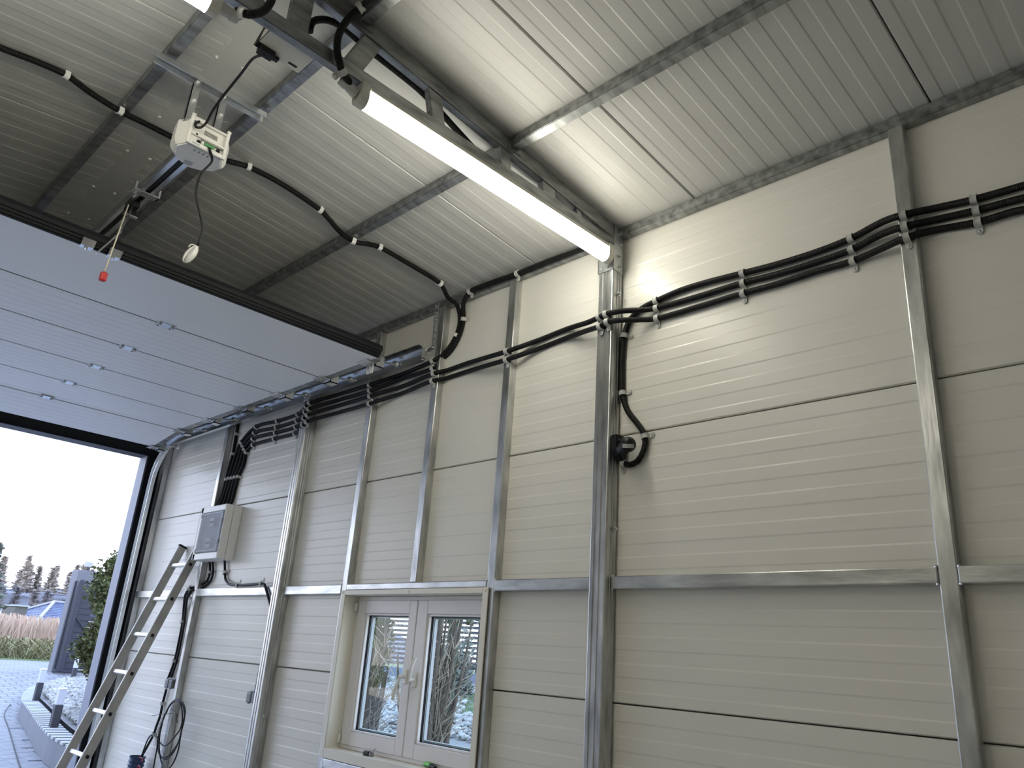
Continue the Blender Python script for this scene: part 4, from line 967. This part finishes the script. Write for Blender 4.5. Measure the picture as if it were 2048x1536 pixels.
P = [W(*z13(x, y), 2, .012) for x, y in ((285, 625), (200, 655), (120, 725), (65, 810), (62, 880), (110, 1010), (160, 1180), (200, 1320), (270, 1536), (320, 1640))]
obj('cord', tube(bmesh.new(), spline(P, .08), .005, 6), 'rubber', t, keep=True)

# foliage
def leaves(n, fn, sz, name, label, mtl, cat, parent=None, group=None, up=.5):
    verts, faces = [], []
    for _ in range(n):
        p = fn(); k = len(verts); a = rng.uniform(0, 6.28); s = sz * rng.uniform(.5, 1.4)
        d = Vector((math.cos(a), math.sin(a), rng.uniform(-.2, 1) * up * 2)).normalized() * s; q = d.orthogonal().normalized() * s * .35
        q.rotate(Matrix.Rotation(rng.uniform(0, 3.14), 3, d)); p = Vector(p)
        verts += [p - q, p + q, p + d + q * .3, p + d - q * .3]; faces.append((k, k + 1, k + 2, k + 3))
    me = bpy.data.meshes.new(name); me.from_pydata(verts, [], faces); me.update(); return obj(name, me, mtl, parent)
def thuja(x, y, z, h, r, n, label, mt='thuja', pw=2.2, base=.05):
    t = thing('thuja', label, 'shrub')
    def f():
        u = rng.random(); zz = u * h; rr = r * (1 - u ** pw) ** .6 * (.35 + .65 * min(1, u * 4 + .1)); a = rng.uniform(0, 6.28)
        rr *= (.78 + .22 * math.sin(a * 3 + zz * 5) + rng.uniform(-.12, .12)); rr *= rng.random() ** .25
        return (x + rr * math.cos(a), y + rr * math.sin(a), z + base + zz * (1 - base / h))
    leaves(n, f, .042, 'foliage', '', mt, '', t)
    obj('trunk', tube(bmesh.new(), [Vector((x, y, z - .05)), Vector((x, y, z + h * .5)), Vector((x, y, z + h * .85))], .04, 7, [.05, .035, .01]), 'bark', t, keep=True)
    b = bmesh.new(); prev = [b.verts.new((x + r * .3 * math.cos(a * PI / 5), y + r * .3 * math.sin(a * PI / 5), z + .1 + base)) for a in range(10)]
    for u in (.32, .5, .7, .85, .97):
        cur = [b.verts.new((x + r * .66 * (1 - u ** pw) ** .6 * math.cos(a * PI / 5), y + r * .66 * (1 - u ** pw) ** .6 * math.sin(a * PI / 5), z + h * u)) for a in range(10)]
        for i in range(10): b.faces.new((prev[i], prev[(i + 1) % 10], cur[(i + 1) % 10], cur[i]))
        prev = cur
    b.faces.new(prev); obj('inner_foliage', b, 'thuja', t, True)
thuja(-9.25, 1.13, .24, 1.95, .68, 34000, 'bushy green thuja shrub just outside the door opening', pw=5, base=.30)
thuja(-11.6, 2.1, .24, 1.15, .45, 7000, 'lower thuja shrub beside the farthest bollard')
thuja(-6.60, 2.2, .24, 2.3, .30, 14000, 'dense thuja seen through the left window pane', pw=6)
def bare(x, y, z, h, label, seed, n=16, mt='bark', spread=.45):
    r = random.Random(seed); t = thing('bare_shrub', label, 'shrub'); bm = bmesh.new(); tw = bmesh.new()
    for i in range(n):
        a = r.uniform(0, 6.28); d = Vector((math.cos(a), math.sin(a), 0)) * r.uniform(.05, 1) * spread
        p0 = Vector((x + r.uniform(-.09, .09), y + r.uniform(-.09, .09), z - .03)); hh = h * r.uniform(.55, 1.05)
        pts = [p0, p0 + d * .25 + Vector((0, 0, hh * .3)), p0 + d * .6 + Vector((0, 0, hh * .65)), p0 + d * r.uniform(.7, 1.2) + Vector((0, 0, hh))]
        s = spline(pts, .08); m_ = len(s); tube(bm, s, .01, 5, [.019 * (1 - .8 * j / m_) + .002 for j in range(m_)])
        for q in range(12):
            c = s[r.randrange(m_ // 5, m_ - 1)]; dd = Vector((r.uniform(-1, 1), r.uniform(-1, 1), r.uniform(.3, 1.4))).normalized() * r.uniform(.12, .42)
            tube(tw, [c, c + dd * .5 + Vector((0, 0, .01)), c + dd], .003, 3, [.0045, .003, .0015], caps=False)
    obj('stems', bm, mt, t, keep=True); obj('twigs', tw, 'twig' if mt == 'bark' else mt, t, keep=True)
bare(-4.72, 1.6, .15, 1.75, 'bare many-stemmed shrub in the right window pane', 3, 24, 'bark', .34)
bare(-4.45, 2.4, .15, 1.8, 'tall leafless shrub at the right edge of the right pane', 9, 9, 'bark', .6)
bare(-5.52, 1.6, .15, 1.15, 'dry tangled shrub low in the left window pane', 5, 16, 'bark', .26)
t = thing('mossy_tree', 'thick mossy tree trunk behind the bare shrub in the right pane', 'tree')
obj('trunk', tube(bmesh.new(), spline([Vector((-5.27, 2.2, .1)), Vector((-5.26, 2.2, .9)), Vector((-5.24, 2.2, 1.8)), Vector((-5.3, 2.2, 2.9))], .2), .055, 10), 'barkg', t, keep=True)
def f():
    a = rng.uniform(0, 6.28); rr = rng.uniform(.05, .5); return (-5.29 + rr * math.cos(a), 2.18 + rr * math.sin(a), rng.uniform(1.42, 2.9))
leaves(1800, f, .08, 'foliage', '', 'thuja', '', t)
def f():
    a = rng.uniform(0, 6.28); rr = .6 * rng.random() ** .5; return (-9.4 + rr * math.cos(a), 5.6 + rr * math.sin(a) * .6, bedz(0, 5.6) + abs(rng.gauss(0, .33)))
t = thing('evergreen_bush', 'low blue-green evergreen bush behind the window stones', 'shrub'); leaves(3500, f, .09, 'foliage', '', 'fir', '', t)
# slat fence seen through the window
t = thing('slat_fence', 'dark slat fence with bright gaps seen through the window', 'fence')
for i in range(13):
    z = .95 + i * .082; obj('slat', B(-14.5, -9.2, 7.0, 7.03, z, z + .046, .002), 'fence', t)
for x in (-14.4, -12.75, -11.3, -10.1, -9.25): obj('fence_post', B(x - .04, x + .04, 7.035, 7.09, .3, 2.06, .004), 'fence', t)
obj('base_panel', B(-14.5, -9.2, 7.0, 7.04, .40, .90, .003), mat('blue_grey_panel', (.16, .19, .27), .6), t)

# reeds, straw, meadow
def blades(n, fn, hmin, hmax, wd, lean):
    verts, faces = [], []
    for _ in range(n):
        x, y, z = fn(); h = rng.uniform(hmin, hmax); a = rng.uniform(0, 6.28); q = Vector((math.cos(a), math.sin(a), 0)) * wd; l = Vector((rng.uniform(-lean, lean), rng.uniform(-lean, lean), 0)) * h
        p = Vector((x, y, z)); k = len(verts); verts += [p - q, p + q, p + l * .5 + q * .8 + Vector((0, 0, h * .6)), p + l * .5 - q * .8 + Vector((0, 0, h * .6)), p + l + q * 1.3 + Vector((0, 0, h)), p + l - q * 1.3 + Vector((0, 0, h))]
        faces += [(k, k + 1, k + 2, k + 3), (k + 3, k + 2, k + 4, k + 5)]
    me = bpy.data.meshes.new('b'); me.from_pydata(verts, [], faces); me.update(); return me
tag(obj('reed_stand', blades(14000, lambda: (-26 - 10 * rng.random() ** 1.5, rng.uniform(-6, 13), .33), .75, 1.15, .012, .25), 'reed'), 'tall dry pinkish reeds across the field', 'reeds', kind='stuff')
tag(obj('fallen_straw', blades(5000, lambda: (-24.2 - rng.random() * 2.0, rng.uniform(-6, 12), .33), .25, .55, .014, 1.6), 'reedg'), 'flattened yellow-green straw in front of the reeds', 'grass', kind='stuff')

# houses far off
def house(cx, cy, w_, d_, z0, ze, zr, label, ridge=.35, rot=0.0, chim=None):
    t = thing('house', label, 'house'); Mx = Matrix.Translation((cx, cy, 0)) @ Matrix.Rotation(rot, 4, 'Z')
    b = B(-d_ / 2 + .3, d_ / 2 - .3, -w_ / 2 + .3, w_ / 2 - .3, z0, ze); bmesh.ops.transform(b, matrix=Mx, verts=b.verts); obj('wall', b, 'hwall', t)
    b = bmesh.new(); rows = 14; prev = None
    for i in range(rows + 1):      # stepped courses of tiles up a hip roof
        u = i / rows; hx = d_ / 2 * (1 - u) + .02; hy = w_ / 2 * (1 - u) + w_ / 2 * ridge * u; z = ze + (zr - ze) * u
        for dz in ((-.05, 0) if i else (0,)):
            cur = [b.verts.new(Mx @ Vector((sx_ * hx, sy_ * hy, z + dz))) for sx_, sy_ in ((-1, -1), (1, -1), (1, 1), (-1, 1))]
            if prev:
                for k in range(4): b.faces.new((prev[k], prev[(k + 1) % 4], cur[(k + 1) % 4], cur[k]))
            prev = cur
    b.faces.new(prev); obj('roof', b, 'rooft', t)
    b = bmesh.new()
    for sx_, sy_ in ((-1, -1), (1, -1), (1, 1), (-1, 1)): bar(b, Mx @ Vector((sx_ * d_ / 2, sy_ * w_ / 2, ze + .05)), Mx @ Vector((0, sy_ * w_ / 2 * ridge, zr + .05)), .16, .12)
    bar(b, Mx @ Vector((0, -w_ / 2 * ridge, zr + .06)), Mx @ Vector((0, w_ / 2 * ridge, zr + .06)), .16, .12); obj('ridge_tiles', b, 'capst', t)
    for k in range(3): 
        b = B(d_ / 2 - .30, d_ / 2 - .26, -w_ / 3 + k * w_ / 3 - .5, -w_ / 3 + k * w_ / 3 + .5, z0 + 1, z0 + 2.2); bmesh.ops.transform(b, matrix=Mx, verts=b.verts); obj('window', b, 'rubber', t)
    if chim:
        b = B(*chim); obj('chimney', b, 'hwall', t)
house(-60, 15.4, 7.0, 8.5, -1.2, 1.35, 2.85, 'house with a frosted blue tiled hip roof behind the reeds', .30, .1)
house(-62, 12.3, 4.6, 5.0, -1.2, 1.2, 2.2, 'smaller blue roofed house left of the large roof', .10, .3)
t = thing('brick_shed', 'small dark building at the left behind the reeds', 'building')
obj('wall', B(-50, -47.5, 9.15, 9.72, .2, 2.12), 'hwall', t); obj('roof', B(-50.1, -47.4, 9.1, 9.78, 2.12, 2.20), 'capst', t)
# trees
def conifer(x, y, z, h, r, n, label, mt, group=None, sz=.25):
    t = thing('tree', label, 'tree', group)
    def f():
        u = rng.random() ** 1.3; a = rng.uniform(0, 6.28); rr = r * (1 - u) * (.6 + .4 * math.sin(u * 60)) * rng.random() ** .5
        return (x + rr * math.cos(a), y + rr * math.sin(a), z + h * (.06 + .94 * u))
    leaves(n, f, sz, 'foliage', '', mt, '', t, up=.2)
    obj('trunk', tube(bmesh.new(), [Vector((x, y, z - .2)), Vector((x, y, z + h * .9))], .1, 5, [h * .02, h * .004]), 'bark' if mt == 'fir' else mt, t, keep=True)
conifer(-39, 5.75, .3, 4.1, 1.5, 2300, 'nearer dark conifer at the left edge of the view outside', 'fir', sz=.22)
hill = bmesh.new(); pr = None
for i in range(41):
    y = -40 + i * 3.5; x = -150; top = 7.0 + .6 * math.sin(i * .9) + .4 * math.sin(i * 2.3)
    cur = [hill.verts.new((x + 45, y, -.5)), hill.verts.new((x + 18, y, top * .75)), hill.verts.new((x, y, top)), hill.verts.new((x - 30, y, top))]
    if pr:
        for k in range(3): hill.faces.new((pr[k], cur[k], cur[k + 1], pr[k + 1]))
    pr = cur
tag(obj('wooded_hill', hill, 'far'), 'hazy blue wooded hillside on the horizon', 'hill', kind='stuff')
kk = 0
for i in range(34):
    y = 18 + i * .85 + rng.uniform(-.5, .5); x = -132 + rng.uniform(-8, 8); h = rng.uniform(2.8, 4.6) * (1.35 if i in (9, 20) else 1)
    conifer(x, y, 6.0, h, h * .34, 520, 'pale haze-tinted tree on the far hill ridge', 'fart', 'haze-tinted trees on the hill ridge', sz=.42)
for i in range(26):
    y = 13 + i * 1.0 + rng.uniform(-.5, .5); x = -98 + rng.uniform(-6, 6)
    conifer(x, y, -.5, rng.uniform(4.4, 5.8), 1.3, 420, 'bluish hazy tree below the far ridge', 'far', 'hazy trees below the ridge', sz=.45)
tag(obj('power_line', tube(bmesh.new(), spline([Vector((-58, 4, 3.6)), Vector((-58.4, 11.44, 3.24)), Vector((-57.6, 14.4, 3.257)), Vector((-57, 22, 3.6))], 1), .02, 4), 'rubber', keep=True), 'thin overhead power line crossing in front of the hill', 'power line')

# ------------------------------------------------------------------ origins
bpy.context.view_layer.update()
def kids(o): return [c for c in bpy.data.objects if c.parent is o]
ch = {}
for o in bpy.data.objects:
    if o.parent: ch.setdefault(o.parent.name, []).append(o)
for r_ in roots:
    pts = []; st = [r_]
    while st:
        o = st.pop(); st += ch.get(o.name, [])
        if o.type == 'MESH':
            mw = o.matrix_world; pts += [mw @ Vector(c) for c in o.bound_box]
    if not pts: continue
    lo = Vector([min(p[i] for p in pts) for i in range(3)]); hi = Vector([max(p[i] for p in pts) for i in range(3)])
    c = Vector(((lo.x + hi.x) / 2, (lo.y + hi.y) / 2, lo.z))
    if r_.type == 'EMPTY':
        r_.location = c
        for k in ch.get(r_.name, []): k.location = k.location - c
    else:
        r_.data.transform(Matrix.Translation(-c)); r_.location = r_.location + c
